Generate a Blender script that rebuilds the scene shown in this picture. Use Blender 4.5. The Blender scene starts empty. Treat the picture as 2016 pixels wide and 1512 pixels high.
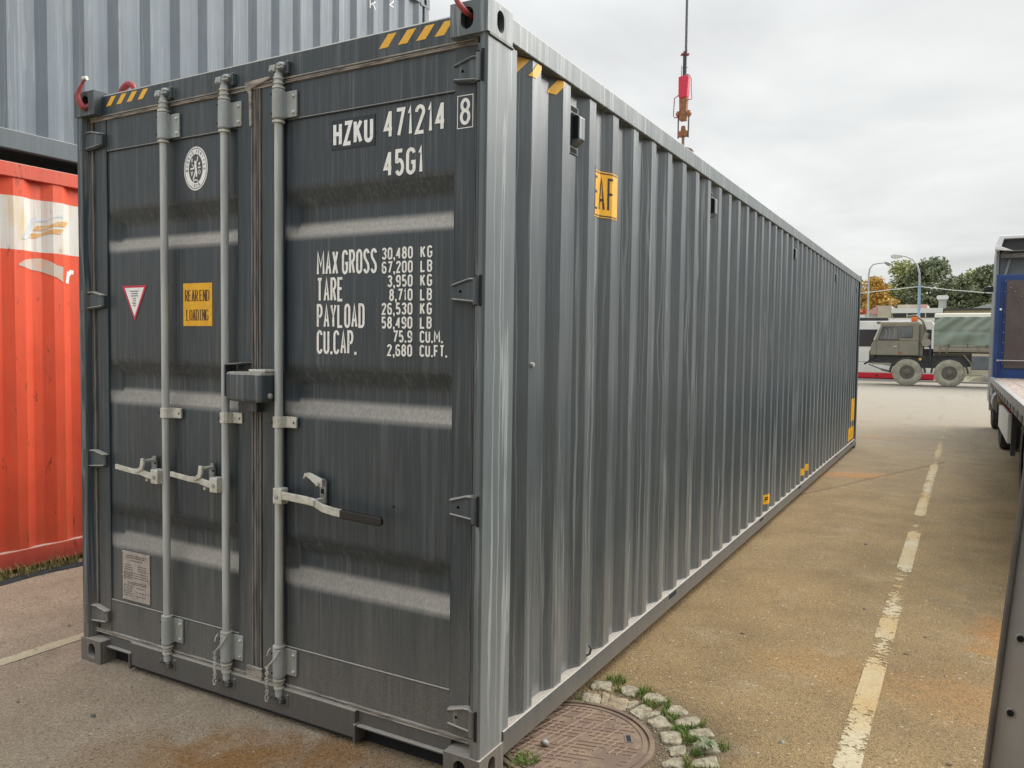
import bpy, bmesh, math, random
from mathutils import Vector, Matrix
from mathutils.geometry import tessellate_polygon
random.seed(7)
S = bpy.context.scene
COL = S.collection
R = math.radians

# ------------------------------------------------------------------ camera
cam = bpy.data.cameras.new('camera'); cam.sensor_width = 36; cam.lens = 27.952
cam.clip_start = 0.05; cam.clip_end = 2000
co = bpy.data.objects.new('camera', cam); COL.objects.link(co)
rt, up, fw = (0.871, 0.4912, 0.0136), (-0.036, 0.036, 0.9987), (-0.49, 0.8703, -0.0491)
co.matrix_world = Matrix(((rt[0], up[0], -fw[0], 1.4991), (rt[1], up[1], -fw[1], -2.4542), (rt[2], up[2], -fw[2], 1.6647), (0, 0, 0, 1)))
S.camera = co

# ------------------------------------------------------------------ light
SUN_EL, SUN_AZ = R(40), R(35)          # azimuth measured from +Y towards +X
sl = bpy.data.lights.new('sun', 'SUN'); sl.energy = 1.5; sl.angle = R(50); sl.color = (1, .97, .92)
so = bpy.data.objects.new('sun', sl); COL.objects.link(so)
d = Vector((math.sin(SUN_AZ) * math.cos(SUN_EL), math.cos(SUN_AZ) * math.cos(SUN_EL), math.sin(SUN_EL)))
so.rotation_euler = d.to_track_quat('Z', 'Y').to_euler()
W = bpy.data.worlds.new('World'); S.world = W; W.use_nodes = True
nt = W.node_tree; nt.nodes.clear()
def N(nt, t, **k):
    n = nt.nodes.new(t)
    for a, b in k.items(): setattr(n, a, b)
    return n
def mth(nt, op, a, b=None, clamp=False):
    n = N(nt, 'ShaderNodeMath', operation=op); n.use_clamp = clamp
    for i, v in enumerate((a, b)):
        if v is None: continue
        if isinstance(v, (int, float)): n.inputs[i].default_value = v
        else: nt.links.new(v, n.inputs[i])
    return n.outputs[0]
def ramp(nt, src, stops, interp='LINEAR'):
    n = N(nt, 'ShaderNodeValToRGB'); n.color_ramp.interpolation = interp
    e = n.color_ramp.elements
    while len(e) < len(stops): e.new(.5)
    for i, (p, c) in enumerate(stops):
        e[i].position = p; e[i].color = (*c, 1) if not isinstance(c, (int, float)) else (c, c, c, 1)
    nt.links.new(src, n.inputs[0]); return n.outputs[0]
def mixc(nt, f, a, b, mode='MIX'):
    n = N(nt, 'ShaderNodeMix', data_type='RGBA', blend_type=mode)
    for s, v in (('Factor', f), ('A', a), ('B', b)):
        i = [x for x in n.inputs if x.name == s and (x.type == 'VALUE' if s == 'Factor' else x.type == 'RGBA')][0]
        if isinstance(v, (int, float)): i.default_value = v
        elif isinstance(v, tuple): i.default_value = (*v, 1)
        else: nt.links.new(v, i)
    return [x for x in n.outputs if x.type == 'RGBA'][0]
def noise(nt, vec, scale, detail=3, rough=.5, dist=0.):
    n = N(nt, 'ShaderNodeTexNoise'); n.inputs['Scale'].default_value = scale
    n.inputs['Detail'].default_value = detail; n.inputs['Roughness'].default_value = rough
    n.inputs['Distortion'].default_value = dist
    if vec is not None: nt.links.new(vec, n.inputs['Vector'])
    return n.outputs['Fac']
def mapping(nt, vec, scale=(1, 1, 1), rot=(0, 0, 0), loc=(0, 0, 0)):
    n = N(nt, 'ShaderNodeMapping'); n.inputs['Scale'].default_value = scale
    n.inputs['Rotation'].default_value = rot; n.inputs['Location'].default_value = loc
    nt.links.new(vec, n.inputs['Vector']); return n.outputs[0]
sky = N(nt, 'ShaderNodeTexSky', sky_type='NISHITA', sun_disc=False, sun_elevation=SUN_EL, sun_rotation=SUN_AZ)
tc = N(nt, 'ShaderNodeTexCoord')
sep = N(nt, 'ShaderNodeSeparateXYZ'); nt.links.new(tc.outputs['Generated'], sep.inputs[0])
# cloud sheet: project the direction on a flat layer so the clouds flatten towards the horizon
zc = mth(nt, 'MAXIMUM', sep.outputs[2], 0.0); zz = mth(nt, 'ADD', zc, .12)
cx = mth(nt, 'DIVIDE', sep.outputs[0], zz); cy = mth(nt, 'DIVIDE', sep.outputs[1], zz)
cmb = N(nt, 'ShaderNodeCombineXYZ'); nt.links.new(cx, cmb.inputs[0]); nt.links.new(cy, cmb.inputs[1])
n1 = noise(nt, cmb.outputs[0], .9, 6, .55, .3)
n2 = noise(nt, mapping(nt, cmb.outputs[0], loc=(3, 7, 1)), .33, 3, .5, .2)
cl = mth(nt, 'ADD', mth(nt, 'MULTIPLY', n1, .45), mth(nt, 'MULTIPLY', n2, .55))
ccol = ramp(nt, cl, [(.36, (.56, .565, .56)), (.48, (.76, .765, .75)), (.62, (.97, .975, .95))])
# brighter high up and behind the camera, to light the doors
elv = ramp(nt, zc, [(0., .285), (.36, .30), (.7, .56), (1., .66)])
dot = N(nt, 'ShaderNodeVectorMath', operation='DOT_PRODUCT'); nt.links.new(tc.outputs['Generated'], dot.inputs[0]); dot.inputs[1].default_value = (.42, .80, .2)
dirf = mth(nt, 'SUBTRACT', 1.12, mth(nt, 'MULTIPLY', dot.outputs['Value'], .14))
dirf = mth(nt, 'MAXIMUM', dirf, .25)
# soft bright patch in the cloud, upper centre
d2 = N(nt, 'ShaderNodeVectorMath', operation='DOT_PRODUCT'); nt.links.new(tc.outputs['Generated'], d2.inputs[0]); d2.inputs[1].default_value = (-.418, .842, .341)
glow = mth(nt, 'MULTIPLY', mth(nt, 'POWER', mth(nt, 'MAXIMUM', d2.outputs['Value'], 0.), 9.), .34)
dirf = mth(nt, 'ADD', dirf, glow)
bri = mth(nt, 'MULTIPLY', elv, dirf)
ccol = mixc(nt, ramp(nt, zc, [(.35, 0.), (.8, 1.)]), ccol, (.86, .93, 1.)) 
vs = N(nt, 'ShaderNodeVectorMath', operation='SCALE'); nt.links.new(ccol, vs.inputs[0]); nt.links.new(bri, vs.inputs['Scale'])
bg1 = N(nt, 'ShaderNodeBackground'); nt.links.new(vs.outputs[0], bg1.inputs[0]); bg1.inputs[1].default_value = 1.0
bg0 = N(nt, 'ShaderNodeBackground'); nt.links.new(sky.outputs[0], bg0.inputs[0]); bg0.inputs[1].default_value = .05
mx = N(nt, 'ShaderNodeMixShader'); mx.inputs[0].default_value = .93
nt.links.new(bg0.outputs[0], mx.inputs[1]); nt.links.new(bg1.outputs[0], mx.inputs[2])
wo = N(nt, 'ShaderNodeOutputWorld'); nt.links.new(mx.outputs[0], wo.inputs[0])
S.view_settings.view_transform = 'Standard'; S.view_settings.look = 'None'
S.view_settings.exposure = 1.55; S.view_settings.gamma = 1

# ------------------------------------------------------------------ materials
def mat(name, col, rough=.6, metal=0., col2=None, nscale=6., stretch=(1, 1, 1), lo=.4, hi=.65, bump=0., bscale=60., spec=None, alpha=None):
    m = bpy.data.materials.new(name); m.use_nodes = True; t = m.node_tree
    b = t.nodes['Principled BSDF']; b.inputs['Roughness'].default_value = rough; b.inputs['Metallic'].default_value = metal
    b.inputs['Base Color'].default_value = (*col, 1)
    if spec is not None: b.inputs['Specular IOR Level'].default_value = spec
    o = N(t, 'ShaderNodeTexCoord').outputs['Object']
    if col2:
        f = ramp(t, noise(t, mapping(t, o, stretch), nscale, 5, .6), [(lo, 0.), (hi, 1.)])
        t.links.new(mixc(t, f, col, col2), b.inputs['Base Color'])
    if bump:
        bp = N(t, 'ShaderNodeBump'); bp.inputs['Strength'].default_value = bump; bp.inputs['Distance'].default_value = .01
        t.links.new(noise(t, mapping(t, o, stretch), bscale, 4), bp.inputs['Height']); t.links.new(bp.outputs[0], b.inputs['Normal'])
    return m

def container_paint(name, base, dust, dust_amt=.3, grime=None, drips=0., rough=.42, bands=None, rust=0., coat=0.):
    """painted corrugated steel: fine vertical rain streaks, dust lying on upward faces, splash dirt low down"""
    m = bpy.data.materials.new(name); m.use_nodes = True; t = m.node_tree; b = t.nodes['Principled BSDF']
    o = N(t, 'ShaderNodeTexCoord').outputs['Object']
    sp = N(t, 'ShaderNodeSeparateXYZ'); t.links.new(o, sp.inputs[0])
    base2 = tuple(c * 1.22 for c in base)
    col = mixc(t, ramp(t, noise(t, o, 2.2, 4, .6), [(.35, 0.), (.7, 1.)]), base, base2)
    if bands:
        for z0, z1, c, c2 in bands:
            nz = mth(t, 'ADD', sp.outputs[2], mth(t, 'MULTIPLY', noise(t, o, 30, 2), .004))
            f = mth(t, 'MULTIPLY', mth(t, 'GREATER_THAN', nz, z0), mth(t, 'LESS_THAN', nz, z1))
            cc = mixc(t, ramp(t, noise(t, mapping(t, o, (1, 1, .25)), 7, 5, .7), [(.5, 0.), (.72, 1.)]), c, c2)
            chips = ramp(t, noise(t, o, 55, 5, .8), [(.66, 0.), (.69, 1.)])
            cc = mixc(t, mth(t, 'MULTIPLY', chips, .8), cc, (.25, .05, .04))
            col = mixc(t, f, col, cc)
    # fine rain streaks
    s1 = ramp(t, noise(t, mapping(t, o, (95, 95, 2.4)), 1, 4, .65), [(.5, 0.), (.72, 1.)])
    s2 = ramp(t, noise(t, mapping(t, o, (1.3, 1.3, .5)), 1.6, 3, .6), [(.32, .25), (.7, 1.)])
    col = mixc(t, mth(t, 'MULTIPLY', mth(t, 'MULTIPLY', s1, s2), dust_amt), col, dust)
    s3 = ramp(t, noise(t, mapping(t, o, (38, 38, .9), loc=(3, 3, 3)), 1, 3, .6), [(.54, 0.), (.75, 1.)])
    col = mixc(t, mth(t, 'MULTIPLY', s3, dust_amt * .9), col, tuple(c * .75 for c in dust))
    if drips:
        # thin wandering pale run marks
        wob = mth(t, 'MULTIPLY', noise(t, mapping(t, o, (2, 2, 1.)), 1.6, 3), .05)
        cb = N(t, 'ShaderNodeCombineXYZ'); t.links.new(mth(t, 'ADD', sp.outputs[0], wob), cb.inputs[0]); t.links.new(mth(t, 'ADD', sp.outputs[1], wob), cb.inputs[1])
        t.links.new(mth(t, 'MULTIPLY', sp.outputs[2], .012), cb.inputs[2])
        nn = noise(t, cb.outputs[0], 17, 2, .5)
        line = ramp(t, mth(t, 'ABSOLUTE', mth(t, 'SUBTRACT', nn, .5)), [(0., 1.), (.030, 0.)])
        gate = ramp(t, noise(t, mapping(t, o, (6, 6, .35)), 1, 3), [(.36, 0.), (.54, 1.)])
        low = ramp(t, sp.outputs[2], [(0., 1.), (1.0, .7)])
        col = mixc(t, mth(t, 'MULTIPLY', mth(t, 'MULTIPLY', line, gate), mth(t, 'MULTIPLY', low, drips)), col, (.46, .48, .47))
    if grime:
        gz, gc, ga = grime
        wv = mth(t, 'ADD', sp.outputs[2], mth(t, 'MULTIPLY', mth(t, 'SUBTRACT', noise(t, mapping(t, o, (9, 9, 1.5)), 1.2, 4, .6), .5), gz * .9))
        n_ = mth(t, 'DIVIDE', wv, gz)
        g = ramp(t, n_, [(.25, 1.), (1., 0.)])
        sp_ = ramp(t, noise(t, o, 130, 3, .7), [(.3, .45), (.6, 1.)])
        col = mixc(t, mth(t, 'MULTIPLY', mth(t, 'MULTIPLY', g, sp_), ga), col, gc)
    # dust on upward facing ledges
    geo = N(t, 'ShaderNodeNewGeometry'); sn = N(t, 'ShaderNodeSeparateXYZ'); t.links.new(geo.outputs['Normal'], sn.inputs[0])
    ug = ramp(t, sn.outputs[2], [(.10, 0.), (.50, .95), (.95, 1.)])
    un = ramp(t, noise(t, mapping(t, o, (120, 120, 9)), 1, 3, .55), [(.30, .62), (.66, 1.)])
    col = mixc(t, mth(t, 'MULTIPLY', mth(t, 'MULTIPLY', ug, un), .9), col, (.47, .42, .355))
    if rust:
        f = ramp(t, noise(t, mapping(t, o, (3, 3, 1)), 6, 7, .75), [(.61, 0.), (.67, 1.)])
        col = mixc(t, mth(t, 'MULTIPLY', f, rust), col, (.14, .045, .02))
    sc = ramp(t, noise(t, mapping(t, o, (14, 14, 30), rot=(.4, .3, .2)), 1.3, 6, .8), [(.69, 0.), (.71, 1.)])
    col = mixc(t, mth(t, 'MULTIPLY', sc, .35), col, (.03, .03, .03))
    t.links.new(col, b.inputs['Base Color'])
    b.inputs['Coat Weight'].default_value = coat; b.inputs['Coat Roughness'].default_value = .28
    rr = mth(t, 'ADD', mth(t, 'MULTIPLY', noise(t, mapping(t, o, (30, 30, 2)), 1, 4), .3), rough - .12)
    t.links.new(rr, b.inputs['Roughness'])
    bp = N(t, 'ShaderNodeBump'); bp.inputs['Strength'].default_value = .3; bp.inputs['Distance'].default_value = .003
    hh = mth(t, 'ADD', mth(t, 'ADD', mth(t, 'MULTIPLY', noise(t, o, 9, 2), .6), mth(t, 'MULTIPLY', noise(t, o, 2.6, 2), .5)), mth(t, 'MULTIPLY', noise(t, o, 260, 2), .10))
    t.links.new(hh, bp.inputs['Height']); t.links.new(bp.outputs[0], b.inputs['Normal'])
    return m

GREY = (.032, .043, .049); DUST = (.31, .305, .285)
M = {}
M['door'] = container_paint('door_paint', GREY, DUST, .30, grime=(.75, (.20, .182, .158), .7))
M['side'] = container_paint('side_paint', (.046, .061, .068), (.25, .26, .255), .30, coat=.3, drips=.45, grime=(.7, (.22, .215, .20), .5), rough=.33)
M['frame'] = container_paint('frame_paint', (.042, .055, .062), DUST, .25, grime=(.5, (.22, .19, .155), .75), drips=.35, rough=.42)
M['post'] = container_paint('post_paint', (.095, .117, .122), (.36, .36, .34), .25, grime=(.9, (.28, .27, .25), .5), drips=.8, rough=.38)  # same paint as the doors, lightened to carry the light on this side
M['sill'] = container_paint('sill_paint', (.045, .055, .06), DUST, .3, grime=(1.2, (.125, .110, .094), .85), rough=.6)
M['upper'] = container_paint('upper_container_paint', (.135, .16, .185), (.30, .32, .34), .25, drips=.3, rough=.5)
M['upper_rail'] = container_paint('upper_rail_paint', (.10, .118, .128), (.25, .26, .27), .25, rough=.5)
M['red'] = container_paint('red_paint', (.72, .088, .036), (.80, .24, .13), .45, rough=.5, rust=.75, grime=(.45, (.36, .07, .035), .5),
                           bands=[(2.285, 2.655, (.74, .72, .66), (.74, .58, .34))])
M['red_rail'] = container_paint('red_rail_paint', (.60, .088, .05), (.62, .26, .14), .5, rough=.6, rust=1., grime=(.18, (.28, .04, .03), .8))
M['galv'] = mat('galvanised', (.50, .52, .50), .45, .15, (.39, .395, .37), 3, (18, 18, 1.2), bump=.15)
M['bracket'] = mat('bracket_paint', (.40, .43, .42), .5, .1, (.31, .31, .28), 8, (1, 1, .5), bump=.2)
M['zinc'] = mat('zinc', (.64, .63, .56), .45, .2, (.46, .44, .37), 20, bump=.2)
M['zinc_dark'] = mat('zinc_dark', (.38, .385, .36), .5, .3, (.13, .12, .10), 25, bump=.3)
M['gasket'] = mat('gasket_rubber', (.22, .20, .178), .85, 0, (.085, .078, .07), 5, (14, 14, 1.2), bump=.3)
M['gasket_h'] = mat('gasket_rubber_dusty', (.42, .375, .32), .85, 0, (.13, .115, .10), 5, (2, 14, 14), bump=.3)
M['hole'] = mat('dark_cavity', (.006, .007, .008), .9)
M['black'] = mat('black_grip', (.012, .012, .013), .25)
M['white'] = mat('white_lettering', (.90, .89, .86), .6, 0, (.66, .65, .61), 40, lo=.52, hi=.75)
M['offwhite'] = mat('worn_white_lettering', (.92, .90, .84), .6, 0, (.70, .67, .61), 55, lo=.5, hi=.75)
M['decalblack'] = mat('black_decal', (.012, .016, .022), .35)
M['yellow'] = mat('yellow_decal', (.86, .45, .006), .45, 0, (.74, .36, .01), 30)
M['yellow_stripe'] = mat('yellow_stripe', (.86, .46, .035), .5, 0, (.62, .36, .08), 60, lo=.55, hi=.8)
M['decalred'] = mat('red_decal', (.55, .02, .05), .45)
M['ink'] = mat('dark_ink', (.05, .025, .02), .6)
M['plate'] = mat('data_plate', (.46, .40, .355), .55, .1, (.34, .30, .26), 30)
M['hookred'] = mat('red_hook_paint', (.36, .025, .03), .45, 0, (.12, .05, .04), 45, lo=.45, hi=.6)
M['cam_orange'] = mat('rusty_orange', (.36, .14, .05), .7, 0, (.14, .07, .04), 30)
M['cranered'] = mat('crane_red', (.62, .03, .07), .5)
M['steel'] = mat('weathered_steel', (.16, .155, .145), .55, .5, (.10, .09, .08), 14)
M['wire'] = mat('cable', (.13, .13, .125), .5, .3)
M['iron'] = mat('cast_iron', (.14, .092, .065), .85, 0, (.235, .165, .10), 7, lo=.45, hi=.7, bump=.3, bscale=170)
M['granite'] = mat('granite', (.34, .295, .205), .85, 0, (.145, .12, .075), 26, lo=.38, hi=.68, bump=1., bscale=60)
M['grass'] = mat('grass', (.10, .17, .02), .7, 0, (.20, .24, .05), 18)
M['drygrass'] = mat('dry_grass', (.24, .21, .07), .8, 0, (.12, .11, .03), 20)
M['leaf'] = mat('weed_leaf', (.10, .14, .055), .6, 0, (.16, .17, .08), 60)
M['pebble'] = mat('pebble', (.42, .40, .37), .8, 0, (.10, .09, .08), 60)
M['army'] = mat('army_paint', (.215, .20, .15), .6, 0, (.175, .165, .125), 2)
M['army_light'] = mat('army_paint_dusty', (.27, .245, .19), .7)
M['army_dark'] = mat('chassis_black', (.022, .025, .028), .7, 0, (.045, .042, .038), 3)
M['tyre_dusty'] = mat('dusty_tyre', (.34, .325, .25), .95, 0, (.22, .205, .16), 4, bump=.5, bscale=30)
M['tyre'] = mat('tyre', (.02, .02, .021), .8, 0, (.05, .045, .04), 6)
M['rim'] = mat('army_rim', (.085, .078, .065), .7, 0, (.14, .125, .10), 18)
M['tarp'] = mat('green_tarp', (.19, .235, .19), .8, 0, (.25, .285, .235), 1.2, bump=0)
M['tarp_top'] = mat('faded_tarp_top', (.46, .44, .36), .85)
M['glass'] = mat('window_glass', (.10, .12, .12), .08, 0, (.05, .06, .06), 1.2, spec=.8)
M['busglass'] = mat('bus_glass', (.02, .022, .025), .12)
M['buswhite'] = mat('bus_white', (.72, .71, .66), .4, 0, (.60, .59, .54), .8)
M['busred'] = mat('bus_red', (.55, .012, .03), .4)
M['beacon'] = mat('orange_beacon', (.75, .15, .02), .3)
M['blue'] = mat('blue_paint', (.016, .055, .20), .38, 0, (.012, .04, .15), 1.5)
M['board'] = mat('brown_board', (.085, .065, .06), .6, 0, (.11, .085, .075), 4)
M['wood'] = mat('deck_boards', (.36, .27, .22), .8, 0, (.22, .165, .135), 3, (12, 1, 1), bump=.3)
M['alu'] = mat('dull_aluminium', (.30, .30, .29), .45, .6, (.20, .195, .185), 5)
M['alu_light'] = mat('light_side_guard', (.55, .55, .52), .5, .1)
M['cabdark'] = mat('cab_rear_grey', (.13, .15, .165), .35, 0, (.09, .10, .115), 2)
M['cabwhite'] = mat('cab_white', (.75, .76, .76), .3)
M['tail'] = mat('tail_light_red', (.5, .02, .03), .3)
M['ramp'] = mat('ramp_steel', (.44, .405, .36), .55, .1, (.35, .32, .28), 4, (1, 1, .4), bump=.15)
M['ramp_edge'] = mat('ramp_edge', (.10, .092, .08), .6, .2, (.15, .13, .10), 9)
M['chrome'] = mat('bright_ring', (.55, .54, .52), .3, .8)
M['wallbeige'] = mat('beige_wall', (.50, .44, .33), .85, 0, (.42, .36, .27), 1)
M['wallwhite'] = mat('white_fascia', (.66, .66, .63), .6)
M['roofdark'] = mat('roof_edge', (.06, .055, .05), .8)
M['pink'] = mat('faded_pink_sign', (.50, .27, .25), .7)
M['chimney'] = mat('chimney_render', (.40, .40, .37), .8)
M['lamp_pole'] = mat('galvanised_pole', (.36, .38, .38), .5, .2)
M['lamp_blue'] = mat('blue_pole', (.22, .32, .42), .5)
M['bark'] = mat('bark', (.06, .045, .035), .9)
M['dirt'] = mat('dirt_heap', (.16, .13, .09), .95, 0, (.10, .085, .06), 4)
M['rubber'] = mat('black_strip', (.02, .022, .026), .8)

def foliage(name, c1, c2, c3):
    m = bpy.data.materials.new(name); m.use_nodes = True; t = m.node_tree; b = t.nodes['Principled BSDF']
    b.inputs['Roughness'].default_value = .7
    o = N(t, 'ShaderNodeTexCoord').outputs['Object']
    geo = N(t, 'ShaderNodeNewGeometry')
    f = mth(t, 'ADD', mth(t, 'MULTIPLY', noise(t, o, 1.1, 3), .7), mth(t, 'MULTIPLY', geo.outputs['Random Per Island'], .35))
    t.links.new(ramp(t, f, [(.36, c1), (.52, c2), (.68, c3)]), b.inputs['Base Color'])
    return m
M['maple'] = foliage('autumn_leaves', (.34, .20, .04), (.55, .31, .05), (.62, .42, .10))
M['redleaf'] = foliage('red_leaves', (.35, .06, .015), (.55, .12, .02), (.6, .2, .03))
M['pine'] = foliage('dark_needles', (.11, .14, .085), (.175, .205, .115), (.26, .285, .15))  # pine and birch tones lightened, painting in distance haze
M['birch'] = foliage('yellow_green_leaves', (.20, .235, .09), (.32, .34, .13), (.45, .45, .20))

# ground
def ground_mat():
    m = bpy.data.materials.new('asphalt'); m.use_nodes = True; t = m.node_tree; b = t.nodes['Principled BSDF']
    o = N(t, 'ShaderNodeTexCoord').outputs['Object']
    sp = N(t, 'ShaderNodeSeparateXYZ'); t.links.new(o, sp.inputs[0])
    wav = mth(t, 'MULTIPLY', mth(t, 'SUBTRACT', noise(t, o, .7, 4), .5), 1.6)
    # worn grey tarmac in front of the doors, sandy dust on the lane, pale concrete far off
    fx = ramp(t, mth(t, 'ADD', mth(t, 'ADD', sp.outputs[0], mth(t, 'MULTIPLY', sp.outputs[1], .5)), mth(t, 'ADD', wav, .6)), [(0., 0.), (.75, 1.)])
    grey = mixc(t, ramp(t, noise(t, o, 3, 4), [(.35, 0.), (.7, 1.)]), (.345, .272, .19), (.425, .34, .245))
    tan = mixc(t, ramp(t, noise(t, o, 1.7, 5, .6), [(.35, 0.), (.68, 1.)]), (.205, .139, .066), (.285, .196, .094))
    col = mixc(t, fx, grey, tan)
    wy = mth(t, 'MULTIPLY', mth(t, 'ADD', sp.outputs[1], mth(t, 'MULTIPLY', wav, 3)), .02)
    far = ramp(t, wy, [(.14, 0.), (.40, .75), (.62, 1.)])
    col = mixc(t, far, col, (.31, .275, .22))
    # orange iron stains
    def blob(x, y, rx, ry, rot=0., amt=.8, nz=1.):
        v = mapping(t, o, loc=(-x, -y, 0)); v = mapping(t, v, rot=(0, 0, -rot)); v = mapping(t, v, (1 / rx, 1 / ry, 0))
        ln = N(t, 'ShaderNodeVectorMath', operation='LENGTH'); t.links.new(v, ln.inputs[0])
        dd = mth(t, 'ADD', ln.outputs['Value'], mth(t, 'MULTIPLY', mth(t, 'SUBTRACT', noise(t, o, 4.5, 6, .7), .5), 2.2 * nz))
        return mth(t, 'MULTIPLY', ramp(t, dd, [(.35, 1.), (1., 0.)]), amt)
    for (x, y, rx, ry, ro, a, c) in [(-.95, -.32, .42, .32, .5, .85, (.30, .145, .04)), (-.62, -.05, .3, .25, .5, .7, (.29, .135, .035)), (-1.35, -.5, .3, .3, 0, .35, (.27, .15, .06)),
                                     (.30, 8.9, .75, .32, .6, .75, (.40, .19, .07)), (.95, 1.9, .5, .35, 0, .35, (.30, .16, .05)), (1.55, 1.9, .35, .45, 0, .45, (.32, .17, .06)),
                                     (.5, 3.0, .5, .8, 0, .22, (.33, .2, .08)), (.2, 14.2, .8, .5, 0, .4, (.32, .19, .09)), (1.75, 2.9, .2, .5, 0, .6, (.34, .15, .04))]:
        col = mixc(t, blob(x, y, rx, ry, ro, a), col, c)
    # dark damp soil round the cobbles
    col = mixc(t, blob(.32, .76, .56, .50, 0., .9, .45), col, (.10, .075, .048))
    # big soft oil patches and a repair seam curving across the lane
    oil = ramp(t, noise(t, o, .9, 5, .65), [(.60, 0.), (.74, .45)])
    col = mixc(t, oil, col, (.12, .10, .075))
    seam = mth(t, 'ABSOLUTE', mth(t, 'SUBTRACT', sp.outputs[1], mth(t, 'ADD', mth(t, 'ADD', 7.15, mth(t, 'MULTIPLY', sp.outputs[0], 2.9)), mth(t, 'MULTIPLY', wav, .25))))
    gate = mth(t, 'MULTIPLY', mth(t, 'GREATER_THAN', sp.outputs[0], -.1), mth(t, 'LESS_THAN', sp.outputs[0], 1.35))
    col = mixc(t, mth(t, 'MULTIPLY', mth(t, 'MULTIPLY', ramp(t, seam, [(.03, 1.), (.13, 0.)]), gate), .6), col, (.12, .085, .05))
    # faint tyre tracks along the lane
    tr = noise(t, mapping(t, o, (3.2, .16, 1)), 1, 4, .6)
    col = mixc(t, ramp(t, tr, [(.58, 0.), (.70, .28)]), col, (.15, .115, .08))
    col = mixc(t, ramp(t, noise(t, mapping(t, o, (1, 1, 1), loc=(5, 2, 0)), 2.6, 6, .7), [(.55, 0.), (.75, .5)]), col, (.36, .29, .19))
    # aggregate
    v1 = N(t, 'ShaderNodeTexVoronoi'); v1.inputs['Scale'].default_value = 170; t.links.new(o, v1.inputs['Vector'])
    ag = ramp(t, v1.outputs['Color'], [(.15, .55), (.5, .97), (.8, 1.18), (1., 1.55)])
    col = mixc(t, .85, col, ag, 'MULTIPLY')
    v2 = N(t, 'ShaderNodeTexVoronoi'); v2.inputs['Scale'].default_value = 36; t.links.new(o, v2.inputs['Vector'])
    sv = N(t, 'ShaderNodeSeparateColor'); t.links.new(v2.outputs['Color'], sv.inputs[0])
    st = mth(t, 'MULTIPLY', mth(t, 'GREATER_THAN', sv.outputs[0], .88), mth(t, 'LESS_THAN', v2.outputs['Distance'], .22))
    col = mixc(t, mth(t, 'MULTIPLY', st, .6), col, (.50, .45, .36))
    dk = mth(t, 'MULTIPLY', mth(t, 'LESS_THAN', sv.outputs[1], .12), mth(t, 'LESS_THAN', v2.outputs['Distance'], .25))
    col = mixc(t, mth(t, 'MULTIPLY', dk, .55), col, (.05, .045, .035))
    fine = ramp(t, noise(t, o, 75, 5, .8), [(.34, .76), (.64, 1.2)])
    col = mixc(t, .75, col, fine, 'MULTIPLY')
    # hairline cracks
    v3 = N(t, 'ShaderNodeTexVoronoi', feature='DISTANCE_TO_EDGE'); v3.inputs['Scale'].default_value = .75
    wv = N(t, 'ShaderNodeVectorMath', operation='ADD'); t.links.new(o, wv.inputs[0])
    nn = N(t, 'ShaderNodeTexNoise'); nn.inputs['Scale'].default_value = 3; nn.inputs['Detail'].default_value = 5; t.links.new(o, nn.inputs['Vector'])
    t.links.new(nn.outputs['Color'], wv.inputs[1]); t.links.new(wv.outputs[0], v3.inputs['Vector'])
    ck = mth(t, 'MULTIPLY', ramp(t, v3.outputs['Distance'], [(0., 1.), (.006, 0.)]), ramp(t, noise(t, o, .5, 2), [(.5, 0.), (.6, .6)]))
    col = mixc(t, ck, col, (.06, .05, .035))
    t.links.new(col, b.inputs['Base Color']); b.inputs['Roughness'].default_value = .9; b.inputs['Specular IOR Level'].default_value = .25
    bp = N(t, 'ShaderNodeBump'); bp.inputs['Strength'].default_value = .7; bp.inputs['Distance'].default_value = .006
    hh = mth(t, 'ADD', v1.outputs['Distance'], mth(t, 'MULTIPLY', noise(t, o, 70, 4, .7), 1.2))
    t.links.new(hh, bp.inputs['Height']); t.links.new(bp.outputs[0], b.inputs['Normal'])
    return m
M['ground'] = ground_mat()

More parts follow.
